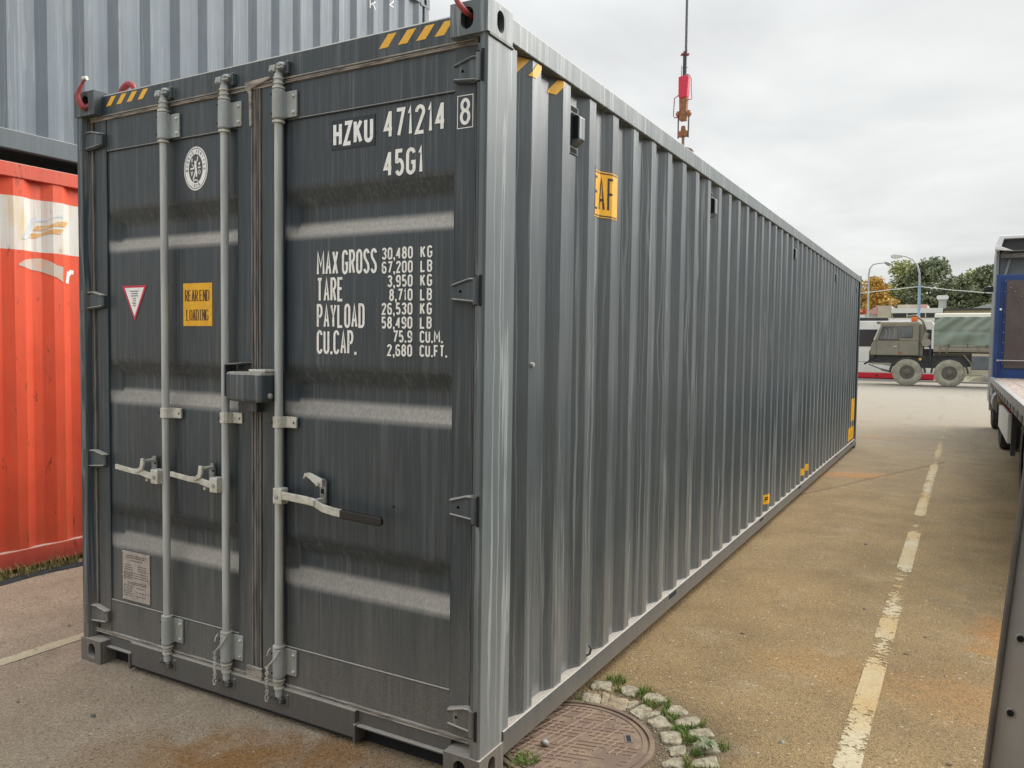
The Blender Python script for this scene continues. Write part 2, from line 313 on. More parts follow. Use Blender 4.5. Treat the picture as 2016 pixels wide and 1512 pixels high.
def lane_mat(name, prof, x0, slope, w, tint, tint2):
    """worn road paint: a wear mask in metres decides where paint is left"""
    m = bpy.data.materials.new(name); m.use_nodes = True; t = m.node_tree; b = t.nodes['Principled BSDF']
    o = N(t, 'ShaderNodeTexCoord').outputs['Object']
    sp = N(t, 'ShaderNodeSeparateXYZ'); t.links.new(o, sp.inputs[0])
    pos = mth(t, 'DIVIDE', mth(t, 'ADD', sp.outputs[1], mth(t, 'MULTIPLY', mth(t, 'SUBTRACT', noise(t, o, 9, 3), .5), .25)), 20.)
    keep = ramp(t, pos, prof)
    u = mth(t, 'DIVIDE', mth(t, 'SUBTRACT', mth(t, 'SUBTRACT', sp.outputs[0], x0), mth(t, 'MULTIPLY', sp.outputs[1], slope)), w)
    edge = mth(t, 'MULTIPLY', mth(t, 'ABSOLUTE', mth(t, 'SUBTRACT', u, .5)), .5)
    nz = mth(t, 'ADD', mth(t, 'MULTIPLY', noise(t, o, 42, 6, .8), .7), mth(t, 'MULTIPLY', noise(t, o, 9, 4, .6), .45))
    k = mth(t, 'SUBTRACT', mth(t, 'ADD', nz, keep), mth(t, 'MULTIPLY', edge, .35))
    a = ramp(t, k, [(.95, 0.), (1.16, 1.)])
    v1 = N(t, 'ShaderNodeTexVoronoi'); v1.inputs['Scale'].default_value = 115; t.links.new(o, v1.inputs['Vector'])
    c = mixc(t, ramp(t, noise(t, mapping(t, o, (.6, 1, 1)), 1.5, 3), [(.4, 0.), (.62, 1.)]), tint, tint2)
    c = mixc(t, .7, c, ramp(t, v1.outputs['Color'], [(.1, .72), (.6, 1.02), (1., 1.15)]), 'MULTIPLY')
    t.links.new(c, b.inputs['Base Color']); b.inputs['Roughness'].default_value = .8
    t.links.new(mth(t, 'MULTIPLY', a, .80), b.inputs['Alpha'])
    return m

# ------------------------------------------------------------------ mesh builder
class MB:
    def __init__(s): s.v = []; s.f = []; s.mi = []; s.cur = 0
    def add(s, vs, fs):
        n = len(s.v); s.v += [tuple(v) for v in vs]; s.f += [tuple(i + n for i in f) for f in fs]; s.mi += [s.cur] * len(fs); return s
    def box(s, x0, x1, y0, y1, z0, z1):
        return s.add([(x, y, z) for x in (x0, x1) for y in (y0, y1) for z in (z0, z1)],
                     [(0, 1, 3, 2), (4, 6, 7, 5), (0, 4, 5, 1), (2, 3, 7, 6), (0, 2, 6, 4), (1, 5, 7, 3)])
    def poly(s, pts): return s.add(pts, [tuple(range(len(pts)))])
    def prism(s, pts, axis, a, b):
        n = len(pts); f = {'x': lambda p, t: (t, p[0], p[1]), 'y': lambda p, t: (p[0], t, p[1]), 'z': lambda p, t: (p[0], p[1], t)}[axis]
        return s.add([f(p, a) for p in pts] + [f(p, b) for p in pts],
                     [tuple(range(n)), tuple(range(2 * n - 1, n - 1, -1))] + [(i, (i + 1) % n, (i + 1) % n + n, i + n) for i in range(n)])
    def cyl(s, p0, p1, r0, r1=None, n=16, caps=True):
        r1 = r0 if r1 is None else r1; p0 = Vector(p0); p1 = Vector(p1); d = (p1 - p0).normalized()
        a = d.orthogonal().normalized(); b = d.cross(a)
        ring = lambda p, r: [p + (a * math.cos(t) + b * math.sin(t)) * r for t in [2 * math.pi * i / n for i in range(n)]]
        fs = [(i, (i + 1) % n, (i + 1) % n + n, i + n) for i in range(n)]
        if caps: fs += [tuple(range(n - 1, -1, -1)), tuple(range(n, 2 * n))]
        return s.add(ring(p0, r0) + ring(p1, r1), fs)
    def tube(s, path, r, n=8, closed=False):
        P = [Vector(p) for p in path]; L = len(P); rs = r if isinstance(r, (list, tuple)) else [r] * L
        vs = []; prev = None
        for i, p in enumerate(P):
            if closed: d = P[(i + 1) % L] - P[i - 1]
            else: d = P[min(i + 1, L - 1)] - P[max(i - 1, 0)]
            d.normalize()
            if prev is None: a = d.orthogonal().normalized()
            else: a = (prev - d * prev.dot(d)).normalized()
            prev = a; b = d.cross(a)
            vs += [p + (a * math.cos(2 * math.pi * k / n) + b * math.sin(2 * math.pi * k / n)) * rs[i] for k in range(n)]
        fs = []
        for i in range(L if closed else L - 1):
            j = (i + 1) % L
            fs += [(i * n + k, i * n + (k + 1) % n, j * n + (k + 1) % n, j * n + k) for k in range(n)]
        if not closed: fs += [tuple(range(n - 1, -1, -1)), tuple(range((L - 1) * n, L * n))]
        return s.add(vs, fs)
    def lathe(s, prof, c, axis='z', n=20):
        vs = []; c = Vector(c)
        ax = {'z': (Vector((1, 0, 0)), Vector((0, 1, 0)), Vector((0, 0, 1))), 'y': (Vector((1, 0, 0)), Vector((0, 0, 1)), Vector((0, 1, 0))), 'x': (Vector((0, 1, 0)), Vector((0, 0, 1)), Vector((1, 0, 0)))}[axis]
        for r, h in prof:
            vs += [c + (ax[0] * math.cos(2 * math.pi * k / n) + ax[1] * math.sin(2 * math.pi * k / n)) * r + ax[2] * h for k in range(n)]
        fs = [(i * n + k, i * n + (k + 1) % n, (i + 1) * n + (k + 1) % n, (i + 1) * n + k) for i in range(len(prof) - 1) for k in range(n)]
        fs += [tuple(range(n - 1, -1, -1)), tuple(range((len(prof) - 1) * n, len(prof) * n))]
        return s.add(vs, fs)
    def build(s, name, m, parent=None, smooth=None, bevel=0, sub=0, label=None, recalc=True):
        me = bpy.data.meshes.new(name); me.from_pydata(s.v, [], s.f)
        for mm in (m if isinstance(m, (list, tuple)) else [m]): me.materials.append(mm)
        me.polygons.foreach_set('material_index', s.mi)
        if recalc:
            bm = bmesh.new(); bm.from_mesh(me); bmesh.ops.recalc_face_normals(bm, faces=bm.faces); bm.to_mesh(me); bm.free()
        if smooth:
            me.polygons.foreach_set('use_smooth', [True] * len(me.polygons)); me.set_sharp_from_angle(angle=R(smooth))
        me.update()
        o = bpy.data.objects.new(name, me); COL.objects.link(o)
        if parent: o.parent = parent; o.matrix_parent_inverse = parent_inv(parent)
        if bevel:
            b = o.modifiers.new('bevel', 'BEVEL'); b.width = bevel; b.segments = 2; b.limit_method = 'ANGLE'; b.angle_limit = R(40); b.harden_normals = False
        if label: o['label'] = label
        return o
def build_each(mb, name, m, parent=None, **k):
    """every loose piece becomes an object of its own"""
    par = list(range(len(mb.v)))
    def find(a):
        while par[a] != a: par[a] = par[par[a]]; a = par[a]
        return a
    for f in mb.f:
        for b in f[1:]: par[find(b)] = find(f[0])
    grp = {}
    for f in mb.f: grp.setdefault(find(f[0]), []).append(f)
    for fs in grp.values():
        ids = sorted({i for f in fs for i in f}); mp = {j: i for i, j in enumerate(ids)}
        q = MB(); q.add([mb.v[i] for i in ids], [tuple(mp[i] for i in f) for f in fs]); q.build(name, m, parent, **k)
def parent_inv(p):
    return Matrix.Translation(p.location).inverted() if p.parent is None else Matrix.Identity(4)
def thing(name, label, cat, loc, group=None):
    o = bpy.data.objects.new(name, None); COL.objects.link(o); o.location = loc; o.empty_display_size = .2
    o['label'] = label; o['category'] = cat
    if group: o['group'] = group
    return o
def tag(o, label, cat, group=None):
    o['label'] = label; o['category'] = cat
    if group: o['group'] = group
    return o
def kind(o, k): o['kind'] = k; return o
def move_copy(root, off, label=None, group=None):
    r = root.copy(); COL.objects.link(r); r.location = root.location + Vector(off)
    if label: r['label'] = label
    if group: r['group'] = group
    for ch in root.children:
        c = ch.copy(); COL.objects.link(c); c.parent = r
        for g in ch.children:
            h = g.copy(); COL.objects.link(h); h.parent = c
    return r
def part_copy(src, off, parent):
    """copy of a part and its sub-parts inside the same thing"""
    c = src.copy(); COL.objects.link(c); c.parent = parent; c.location = src.location + Vector(off)
    for g in src.children:
        h = g.copy(); COL.objects.link(h); h.parent = c
    return c

# ------------------------------------------------------------------ stroke lettering
def arc(cx, cy, rx, ry, a0, a1, n=10):
    return [(cx + rx * math.cos(R(a0 + (a1 - a0) * i / n)), cy + ry * math.sin(R(a0 + (a1 - a0) * i / n))) for i in range(n + 1)]
c = .2
RND = arc(.5, 1 - c, .5, c, 0, 180) + arc(.5, c, .5, c, 180, 360)
GL = {
 '0': [RND + [RND[0]]], 'O': [RND + [RND[0]]],
 '1': [[(.25, .8), (.62, 1), (.62, 0)]],
 '2': [arc(.5, 1 - c, .5, c, 180, -20) + [(0, 0), (1, 0)]],
 '3': [arc(.5, 1 - c, .5, c, 165, -60) + [(.45, .53)], [(.45, .53)] + arc(.5, .26, .5, .26, 80, -165)],
 '4': [[(.72, 0), (.72, 1)], [(.72, .97), (0, .3), (1, .3)]],
 '5': [[(.92, 1), (.1, 1), (.05, .56)] + arc(.5, .3, .5, .3, 125, -150)],
 '6': [arc(.5, 1 - c, .5, c, 25, 180) + arc(.5, c, .5, c, 180, 360) + arc(.5, .36, .5, .2, 0, 165)],
 '7': [[(0, 1), (1, 1), (.3, 0)]],
 '8': [arc(.5, .77, .44, .23, -90, 270, 16), arc(.5, .27, .5, .27, 90, 450, 16)],
 '9': [arc(.5, c, .5, c, 205, 360) + arc(.5, 1 - c, .5, c, 0, 180) + arc(.5, .64, .5, .2, 180, 345)],
 'A': [[(0, 0), (.5, 1), (1, 0)], [(.2, .3), (.8, .3)]],
 'B': [[(0, 0), (0, 1), (.6, 1)] + arc(.6, .77, .4, .23, 90, -90) + [(.1, .54)], [(0, 0), (.6, 0)] + arc(.6, .27, .4, .27, -90, 90)],
 'C': [arc(.5, 1 - c, .5, c, 10, 180) + arc(.5, c, .5, c, 180, 350)],
 'D': [[(0, 0), (0, 1), (.5, 1)] + arc(.5, 1 - c, .5, c, 90, 0) + arc(.5, c, .5, c, 0, -90) + [(0, 0)]],
 'E': [[(1, 1), (0, 1), (0, 0), (1, 0)], [(0, .53), (.85, .53)]],
 'F': [[(1, 1), (0, 1), (0, 0)], [(0, .52), (.85, .52)]],
 'G': [arc(.5, 1 - c, .5, c, 10, 180) + arc(.5, c, .5, c, 180, 360) + [(1, .45), (.55, .45)]],
 'H': [[(0, 0), (0, 1)], [(1, 0), (1, 1)], [(0, .52), (1, .52)]],
 'I': [[(.5, 0), (.5, 1)]],
 'K': [[(0, 0), (0, 1)], [(1, 1), (.05, .45)], [(.35, .6), (1, 0)]],
 'L': [[(0, 1), (0, 0), (1, 0)]],
 'M': [[(0, 0), (0, 1), (.5, .38), (1, 1), (1, 0)]],
 'N': [[(0, 0), (0, 1), (1, 0), (1, 1)]],
 'P': [[(0, 0), (0, 1), (.55, 1)] + arc(.55, .74, .45, .26, 90, -90) + [(.1, .48)]],
 'R': [[(0, 0), (0, 1), (.55, 1)] + arc(.55, .76, .45, .24, 90, -90) + [(.1, .52)], [(.5, .52), (1, 0)]],
 'S': [arc(.5, 1 - c, .5, c, 15, 180) + [(.1, .66), (.9, .36)] + arc(.5, c, .5, c, 0, -165)],
 'T': [[(0, 1), (1, 1)], [(.5, 1), (.5, 0)]],
 'U': [[(0, 1)] + arc(.5, c, .5, c, 180, 360) + [(1, 1)]],
 'V': [[(0, 1), (.5, 0), (1, 1)]],
 'X': [[(0, 0), (1, 1)], [(0, 1), (1, 0)]],
 'Y': [[(0, 1), (.5, .45), (1, 1)], [(.5, .45), (.5, 0)]],
 'Z': [[(0, 1), (1, 1), (0, 0), (1, 0)]],
 'r': [[(.1, 0), (.1, .62)], [(.1, .4), (.5, .62), (.9, .6)]], 'a': [[(.9, 0), (.9, .6), (.1, .6), (.1, 0), (.9, 0)]],
 '-': [[(.1, .5), (.9, .5)]],
}
def ribbon(path, t):
    P = []
    for p in path:
        if not P or (p[0] - P[-1][0]) ** 2 + (p[1] - P[-1][1]) ** 2 > 1e-9: P.append(p)
    closed = (P[0][0] - P[-1][0]) ** 2 + (P[0][1] - P[-1][1]) ** 2 < 1e-9
    if closed: P = P[:-1]
    L = len(P); out = []
    for i in range(L):
        if closed: a, b, q = Vector(P[i - 1]), Vector(P[i]), Vector(P[(i + 1) % L])
        else: a, b, q = Vector(P[max(i - 1, 0)]), Vector(P[i]), Vector(P[min(i + 1, L - 1)])
        d1 = (b - a).normalized() if (b - a).length > 0 else (q - b).normalized()
        d2 = (q - b).normalized() if (q - b).length > 0 else d1
        n1 = Vector((-d1.y, d1.x)); n2 = Vector((-d2.y, d2.x)); m = (n1 + n2)
        m = n1 if m.length < 1e-5 else m.normalized()
        k = min(1 / max(m.dot(n1), .25), 1.7) * t / 2
        out.append((b + m * k, b - m * k))
    quads = []
    for i in range(L if closed else L - 1):
        j = (i + 1) % L
        quads.append([out[i][0], out[i][1], out[j][1], out[j][0]])
    return quads
def text_quads(txt, x, y, h, w, gap, t, ragged=None, space=None, shear=0.):
    """quads in the plane; x,y lower left of the text; w is the glyph width; '.' and ',' are narrow"""
    Q = []; lay = 0
    for chh in txt:
        if chh == ' ': x += w * (space or .7) ; continue
        if chh in '.,':
            q = t * 1.05
            Q.append((lay, [Vector((x, y)), Vector((x + q, y)), Vector((x + q, y + q)), Vector((x, y + q))]))
            if chh == ',': Q.append((lay + 1, [Vector((x + q * .3, y - q * .7)), Vector((x + q * .9, y - q * .7)), Vector((x + q, y)), Vector((x + q * .3, y))]))
            x += q + gap; continue
        ww = w
        if chh == '1' or chh == 'I': ww = w * .62
        if chh == 'M': ww = w * 1.3
        for k, st in enumerate(GL[chh]):
            pts = [(x + t / 2 + px * (ww - t) + shear * py * h, y + t / 2 + py * (h - t)) for px, py in st]
            for q in ribbon(pts, t): Q.append((k, q))
        x += ww + gap
    return Q, x
def put_text(mb, txt, x, y, h, w, gap, t, Y, right=None, **k):
    Q, xe = text_quads(txt, x, y, h, w, gap, t, **k)
    off = 0 if right is None else right - (xe - gap)
    for lay, q in Q: mb.poly([(p.x + off, Y - lay * .00025, p.y) for p in q])
    return xe + off

# ------------------------------------------------------------------ ground & markings
g = MB(); g.poly([(-400, -300, 0), (400, -300, 0), (400, 700, 0), (-400, 700, 0)])
kind(g.build('ground', M['ground']), 'structure')
LY = [(-.3, .50), (1.45, .50), (1.55, .57), (2.02, .57), (2.12, .43), (2.45, .42), (2.55, .53), (3.2, .49), (3.35, .42), (4.15, .41), (4.28, .56), (5.6, .54), (5.75, .36), (6.45, .37), (6.6, .55), (8.2, .48), (9.2, .50), (10.5, .55), (10.8, .38), (11.7, .42), (12., .50), (13.2, .46), (14., .40), (17.5, .42)]
LP = [(max(0., y / 20.), k) for y, k in LY]
def lane(name, x0, slope, w, y0, y1, m, z=.004):
    mb = MB(); n = 40
    for i in range(n):
        a = y0 + (y1 - y0) * i / n; b = y0 + (y1 - y0) * (i + 1) / n
        mb.poly([(x0 + slope * a, a, z), (x0 + slope * a + w, a, z), (x0 + slope * b + w, b, z), (x0 + slope * b, b, z)])
    return kind(mb.build(name, m), 'structure')
lane('lane_marking', 1.105, .0065, .102, -.3, 18, lane_mat('worn_lane_paint', LP[:24], 1.105, .0065, .102, (.50, .42, .27), (.45, .30, .115)))
lane('bay_marking', -2.775, 0, .09, -2.2, 6, lane_mat('worn_bay_paint', [(0, .57), (.5, .57)], -2.775, 0, .09, (.62, .55, .38), (.58, .51, .33)))

# ------------------------------------------------------------------ corrugated panels
PITCH = .278
def corr_profile(y0, first, n, depth=.036, lasty=None, flat=.072, slope=.068, pitch=PITCH):
    """list of (y, x) with x=0 on the outer flats"""
    P = [(y0, -depth)]
    for k in range(n):
        b = first + k * pitch
        P += [(b - slope, -depth), (b, 0), (b + flat, 0), (b + flat + slope, -depth)]
    if lasty: P.append((lasty, -depth))
    return P
def prof_x(P, y):
    for (a, xa), (b, xb) in zip(P, P[1:]):
        if a <= y <= b: return xa if b == a else xa + (xb - xa) * (y - a) / (b - a)
    return P[0][1] if y < P[0][0] else P[-1][1]
def side_decal(mb, P, X, cells, off=.002):
    """cells: quads of (y, z) points; cut along y at the profile breaks so that the decal lies on the corrugation"""
    for lay, q in cells:
        ys = [p[0] for p in q]; lo, hi = min(ys), max(ys)
        cuts = [lo] + [a for a, _ in P if lo + 1e-4 < a < hi - 1e-4] + [hi]
        for a, b in zip(cuts, cuts[1:]):
            pl = [tuple(p) for p in q]
            for lim, sgn in ((a, 1), (b, -1)):
                out = []
                for i in range(len(pl)):
                    p, r_ = pl[i - 1], pl[i]
                    ip, ir = sgn * (p[0] - lim) >= -1e-9, sgn * (r_[0] - lim) >= -1e-9
                    if ip != ir:
                        t = (lim - p[0]) / (r_[0] - p[0]); out.append((lim, p[1] + t * (r_[1] - p[1])))
                    if ir: out.append(r_)
                pl = out
                if len(pl) < 3: break
            if len(pl) >= 3 and abs(sum(pl[i - 1][0] * pl[i][1] - pl[i][0] * pl[i - 1][1] for i in range(len(pl)))) > 1e-7:
                o_ = off + lay * .0004
                mb.poly([(X + prof_x(P, y) + o_, y - (o_ * .6 if prof_x(P, y + 1e-3) > prof_x(P, y - 1e-3) + 1e-5 else 0), z) for y, z in pl])
def wall_mesh(P, X, z0, z1, thick=0):
    mb = MB(); n = len(P); zs = [z0, z1]
    vs = [(X + x, y, z) for z in zs for y, x in P]
    fs = [(i, i + 1, n + i + 1, n + i) for i in range(n - 1)]
    return mb.add(vs, fs)
def round_poly(cx, cy, w, h, n=8):
    """upright stadium (w<h)"""
    r = w / 2; pts = []
    pts += [(cx + r * math.cos(R(a)), cy + h / 2 - r + r * math.sin(R(a))) for a in [180 * i / n for i in range(n + 1)]]
    pts += [(cx + r * math.cos(R(a)), cy - h / 2 + r + r * math.sin(R(a))) for a in [180 + 180 * i / n for i in range(n + 1)]]
    return pts
def holed(mb, rect, hole, to3, depthvec):
    x0, x1, y0, y1 = rect; outer = [(x0, y0), (x1, y0), (x1, y1), (x0, y1)]
    tri = tessellate_polygon([[Vector((*p, 0)) for p in outer], [Vector((*p, 0)) for p in hole]])
    pts = outer + hole
    mb.add([to3(p) for p in pts], [tuple(t) for t in tri])
    n = len(hole); a = [Vector(to3(p)) for p in hole]; b = [p + Vector(depthvec) for p in a]
    mb.add(a + b, [(i, (i + 1) % n, n + (i + 1) % n, n + i) for i in range(n)])
def casting(sx, sy, x, y, z0, parent, m, top=True):
    """corner fitting; x,y outer corner; sx,sy point into the container"""
    xs = sorted((x, x + sx * .162)); ys = sorted((y, y + sy * .178)); z1 = z0 + .118
    mb = MB(); e = 1e-4
    # end face (normal -sy) and side face (normal -sx) with holes
    zc = z0 + .059
    cxh = x + sx * .089; cyh = y + sy * .089
    holed(mb, (xs[0], xs[1], z0, z1), round_poly(cxh, zc, .055, .079), lambda p: (p[0], y, p[1]), (0, sy * .028, 0))
    holed(mb, (ys[0], ys[1], z0, z1), round_poly(cyh, zc, .052, .079), lambda p: (x, p[0], p[1]), (sx * .028, 0, 0))
    yi = y + sy * .178; xi = x + sx * .162
    mb.poly([(xs[0], yi, z0), (xs[1], yi, z0), (xs[1], yi, z1), (xs[0], yi, z1)])
    mb.poly([(xi, ys[0], z0), (xi, ys[1], z0), (xi, ys[1], z1), (xi, ys[0], z1)])
    for z in (z0, z1): mb.poly([(xs[0], ys[0], z), (xs[1], ys[0], z), (xs[1], ys[1], z), (xs[0], ys[1], z)])
    o = mb.build('corner_casting', m, parent, smooth=30, recalc=False)
    h = MB()   # dark hollow behind the holes
    h.box(min(x + sx * .03, xi - sx * .02), max(x + sx * .03, xi - sx * .02), min(y + sy * .03, yi - sy * .02), max(y + sy * .03, yi - sy * .02), z0 + .008, z1 - .008)
    h.build('hollow', M['hole'], o)
    return o

# ------------------------------------------------------------------ the dark grey container
WD, LN, HT = 2.438, 12.192, 2.896
C = thing('shipping_container', 'long dark grey container with white lettering and galvanised locking bars on its doors', 'shipping container', (-WD / 2, LN / 2, 0))
for (sx, sy, x, y) in ((-1, 1, 0, 0), (1, 1, -WD, 0), (-1, -1, 0, LN), (1, -1, -WD, LN)):
    for z0 in (0, HT - .118):
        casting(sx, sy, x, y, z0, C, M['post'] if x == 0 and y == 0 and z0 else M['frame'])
# rear posts
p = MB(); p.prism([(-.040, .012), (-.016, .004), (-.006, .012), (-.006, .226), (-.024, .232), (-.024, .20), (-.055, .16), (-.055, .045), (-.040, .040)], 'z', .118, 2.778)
p.build('corner_post', M['post'], C, bevel=.003)
p = MB(); p.prism([(-WD + .045, .012), (-WD + .016, .004), (-WD + .006, .012), (-WD + .006, .22), (-WD + .055, .16), (-WD + .055, .05)], 'z', .118, 2.778)
p.build('corner_post', M['frame'], C, bevel=.003)
for x in (-.055, -WD + .005):
    p = MB(); p.box(x, x + .05, LN - .12, LN - .004, .118, 2.778); p.build('corner_post', M['frame'], C, bevel=.004)
# casting weld lips
w = MB(); w.box(-.050, .0005, .014, .19, 2.768, 2.7775); w.build('weld_lip', M['frame'], C, bevel=.004)
# header and sill
h = MB(); h.prism([(.048, 2.772), (.048, 2.874), (.054, 2.882), (.150, 2.884), (.150, 2.772)], 'x', -WD + .162, -.162)
hd = h.build('header', M['door'], C, bevel=.003)
s_ = MB()
for a, b in ((-WD + .162, -WD + .162 + .20), (-.162 - .46, -.162)): s_.box(a, b, .052, .15, .085, .150)
s_.box(-WD + .362, -.622, .030, .15, .034, .150)
s_.build('sill', M['sill'], C, bevel=.003)
s_ = MB(); s_.box(-WD + .170, -.170, .085, .125, .008, .084); s_.build('sill_recess_shade', M['hole'], C)  # black plate that puts deep shade into the sill openings
s_ = MB(); s_.box(-WD + .370, -.630, .055, .084, .010, .0335); s_.build('sill_gap_shade', M['rubber'], C)  # dark strip standing for the shade under the sill, reusing the rubber black
s_ = MB(); s_.box(-WD + .355, -WD + .367, .022, .15, .016, .095); s_.box(-.627, -.615, .022, .15, .016, .095)
s_.box(-WD + .165, -WD + .355, .03, .052, .083, .091); s_.box(-.615, -.165, .03, .052, .083, .091)
build_each(s_, 'sill_pocket', M['sill'], C, bevel=.002)
# side rails, side wall, roof, floor
r_ = MB(); r_.prism([(-.062, 2.790), (-.003, 2.790), (0, 2.794), (0, 2.878), (-.003, 2.882), (-.062, 2.882)], 'y', .178, LN - .178)
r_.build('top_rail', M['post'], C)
r_ = MB(); r_.prism([(-WD + .062, 2.79), (-WD, 2.79), (-WD, 2.882), (-WD + .062, 2.882)], 'y', .178, LN - .178); r_.build('top_rail', M['frame'], C)
r_ = MB(); r_.prism([(-.060, .158), (-.002, .158), (0, .156), (0, .064), (-.002, .062), (-.060, .062), (-.060, .067), (-.006, .067), (-.006, .150), (-.060, .150)], 'y', .178, LN - .178)
br = r_.build('bottom_rail', container_paint('rail_paint', (.07, .078, .08), (.24, .22, .195), .4, grime=(.19, (.17, .14, .105), .85), rough=.5), C)
r_ = MB(); r_.prism([(-WD + .060, .16), (-WD, .16), (-WD, .062), (-WD + .060, .062)], 'y', .178, LN - .178); r_.build('bottom_rail', M['frame'], C)
for y in (4.72, 6.66, 2.2, 9.6, 11.4):
    q = MB(); q.box(-.004, .0015, y, y + .14, .122, .150); q.build('drain_slot', M['hole'], br)
SP = corr_profile(.20, .358, 42, lasty=LN - .1)
sw = wall_mesh(SP, -.010, .156, 2.80); SW = sw.build('side_wall', M['side'], C, recalc=False)
for z in (1.05, ):  # little welded ring lugs on the panel
    pass
wl = corr_profile(.20, .358, 42, lasty=LN - .1)
mb = MB(); n = len(wl); mb.add([(-WD + .010 - x, y, z) for z in (.156, 2.80) for y, x in wl], [(i, n + i, n + i + 1, i + 1) for i in range(n - 1)])
mb.build('side_wall', M['side'], C, recalc=False)
rf = MB()
P2 = [(.15 + .104 * k, 2.872 if k % 2 else 2.889) for k in range(115)]
P3 = []
for k in range(58):
    y = .16 + k * .208; P3 += [(y, 2.868), (y + .07, 2.868), (y + .095, 2.886), (y + .18, 2.886)]
P3 = [p_ for p_ in P3 if p_[0] < LN - .05]; n = len(P3)
rf.add([(x, y, z) for x in (-WD + .03, -.03) for y, z in P3], [(i, i + 1, n + i + 1, n + i) for i in range(n - 1)])
rf.build('roof', M['side'], C, recalc=False)
f_ = MB(); f_.box(-WD + .06, -.062, .16, LN - .06, .13, .165)
for k in range(38): f_.box(-WD + .065, -.065, .35 + k * .31, .40 + k * .31, .035, .13)
f_.build('floor', M['sill'], C)
e_ = MB(); e_.box(-WD + .05, -.05, LN - .09, LN - .05, .16, 2.8); e_.box(-WD + .162, -.162, LN - .10, LN - .01, .03, .16); e_.box(-WD + .162, -.162, LN - .10, LN - .01, 2.79, 2.88)
e_.build('front_end', M['frame'], C)
# thin cable tube / seam along the top inside the rail
# screws and dents on side
q = MB(); q.lathe([(.001, .012), (.009, .010), (.010, .004), (.012, 0)], (-.012 + .002, .385, 1.585), 'x', 10); q.build('rivet', M['bracket'], SW, smooth=40)
q = MB(); q.tube([(-.03, 1.02, .165), (-.012, 1.03, .178), (-.004, 1.03, .205), (-.012, 1.02, .222)], .006, 8); q.build('lashing_hook', M['steel'], SW, smooth=60)
# vents on the side wall
def vent(k, z):
    y = .43 + PITCH * k + .068 + .034      # centre of the recessed flat
    v = MB(); X = -.046
    v.box(X, X + .006, y - .045, y + .045, z - .105, z + .105)
    o = v.build('vent', M['post'], SW, bevel=.002)
    q = MB(); q.prism([(X + .006, z - .075), (X + .046, z - .045), (X + .046, z + .052), (X + .006, z + .075)], 'y', y - .028, y + .034)
    q.build('vent_hood', M['post'], o, bevel=.004)
    q = MB()
    for s in (-1, 1): q.box(X + .0055, X + .0075, y - .032, y + .032, z + s * .090 - .010, z + s * .090 + .010)
    q.box(X + .012, X + .040, y - .0292, y - .0282, z - .045, z + .055)
    build_each(q, 'vent_slot', M['hole'], o)
for k, z in ((1, 2.625), (9, 2.63), (20, 2.63), (31, 2.63), (40, 2.63)): vent(k, z)
# yellow stripes and labels on side
q = MB(); cells = []
for y0 in (.240, .338, .552):
    cells.append((0, [(y0, 2.722), (y0 + .05, 2.722), (y0 + .105, 2.784), (y0 + .055, 2.784)]))
side_decal(q, SP, -.010, cells); q.build('warning_stripe', M['yellow_stripe'], SW, recalc=False)
q = MB(); side_decal(q, SP, -.010, [(0, [(.99, 2.285), (1.258, 2.285), (1.258, 2.505), (.99, 2.505)])]); lab = q.build('height_label', M['yellow'], SW, recalc=False)
q = MB(); cells, _ = text_quads('EAF', 1.058, 2.320, .158, .040, .014, .011); cells = [(l + 1, [(p_.x, p_.y) for p_ in qq]) for l, qq in cells]
cells += [(1, [(.995, 2.291), (1.252, 2.291), (1.252, 2.296), (.995, 2.296)]), (1, [(.995, 2.494), (1.252, 2.494), (1.252, 2.499), (.995, 2.499)])]
side_decal(q, SP, -.010, cells, .0025); q.build('label_lettering', M['decalblack'], lab, recalc=False)
for y0, y1, z0, z1, txt in ((4.88, 5.19, .225, .315, 'EIF'), (6.83, 7.05, .225, .305, 'E'), (7.08, 7.33, .245, .325, 'II'), (11.18, 11.86, .20, .40, 'II0'), (11.46, 11.86, .50, .86, 'I')):
    P_ = SP
    q = MB(); side_decal(q, P_, -.010, [(0, [(y0, z0), (y1, z0), (y1, z1), (y0, z1)])]); lb = q.build('side_label', M['yellow'], SW, recalc=False)
    nn = len(txt); w_ = (y1 - y0) / (nn + .6)
    cells, _ = text_quads(txt, y0 + w_ * .3, z0 + (z1 - z0) * .25, (z1 - z0) * .5, w_ * .62, w_ * .3, .011)
    q = MB(); side_decal(q, P_, -.010, [(l + 1, [(p_.x, p_.y) for p_ in qq]) for l, qq in cells], .003); q.build('label_lettering', M['ink'], lb, recalc=False)

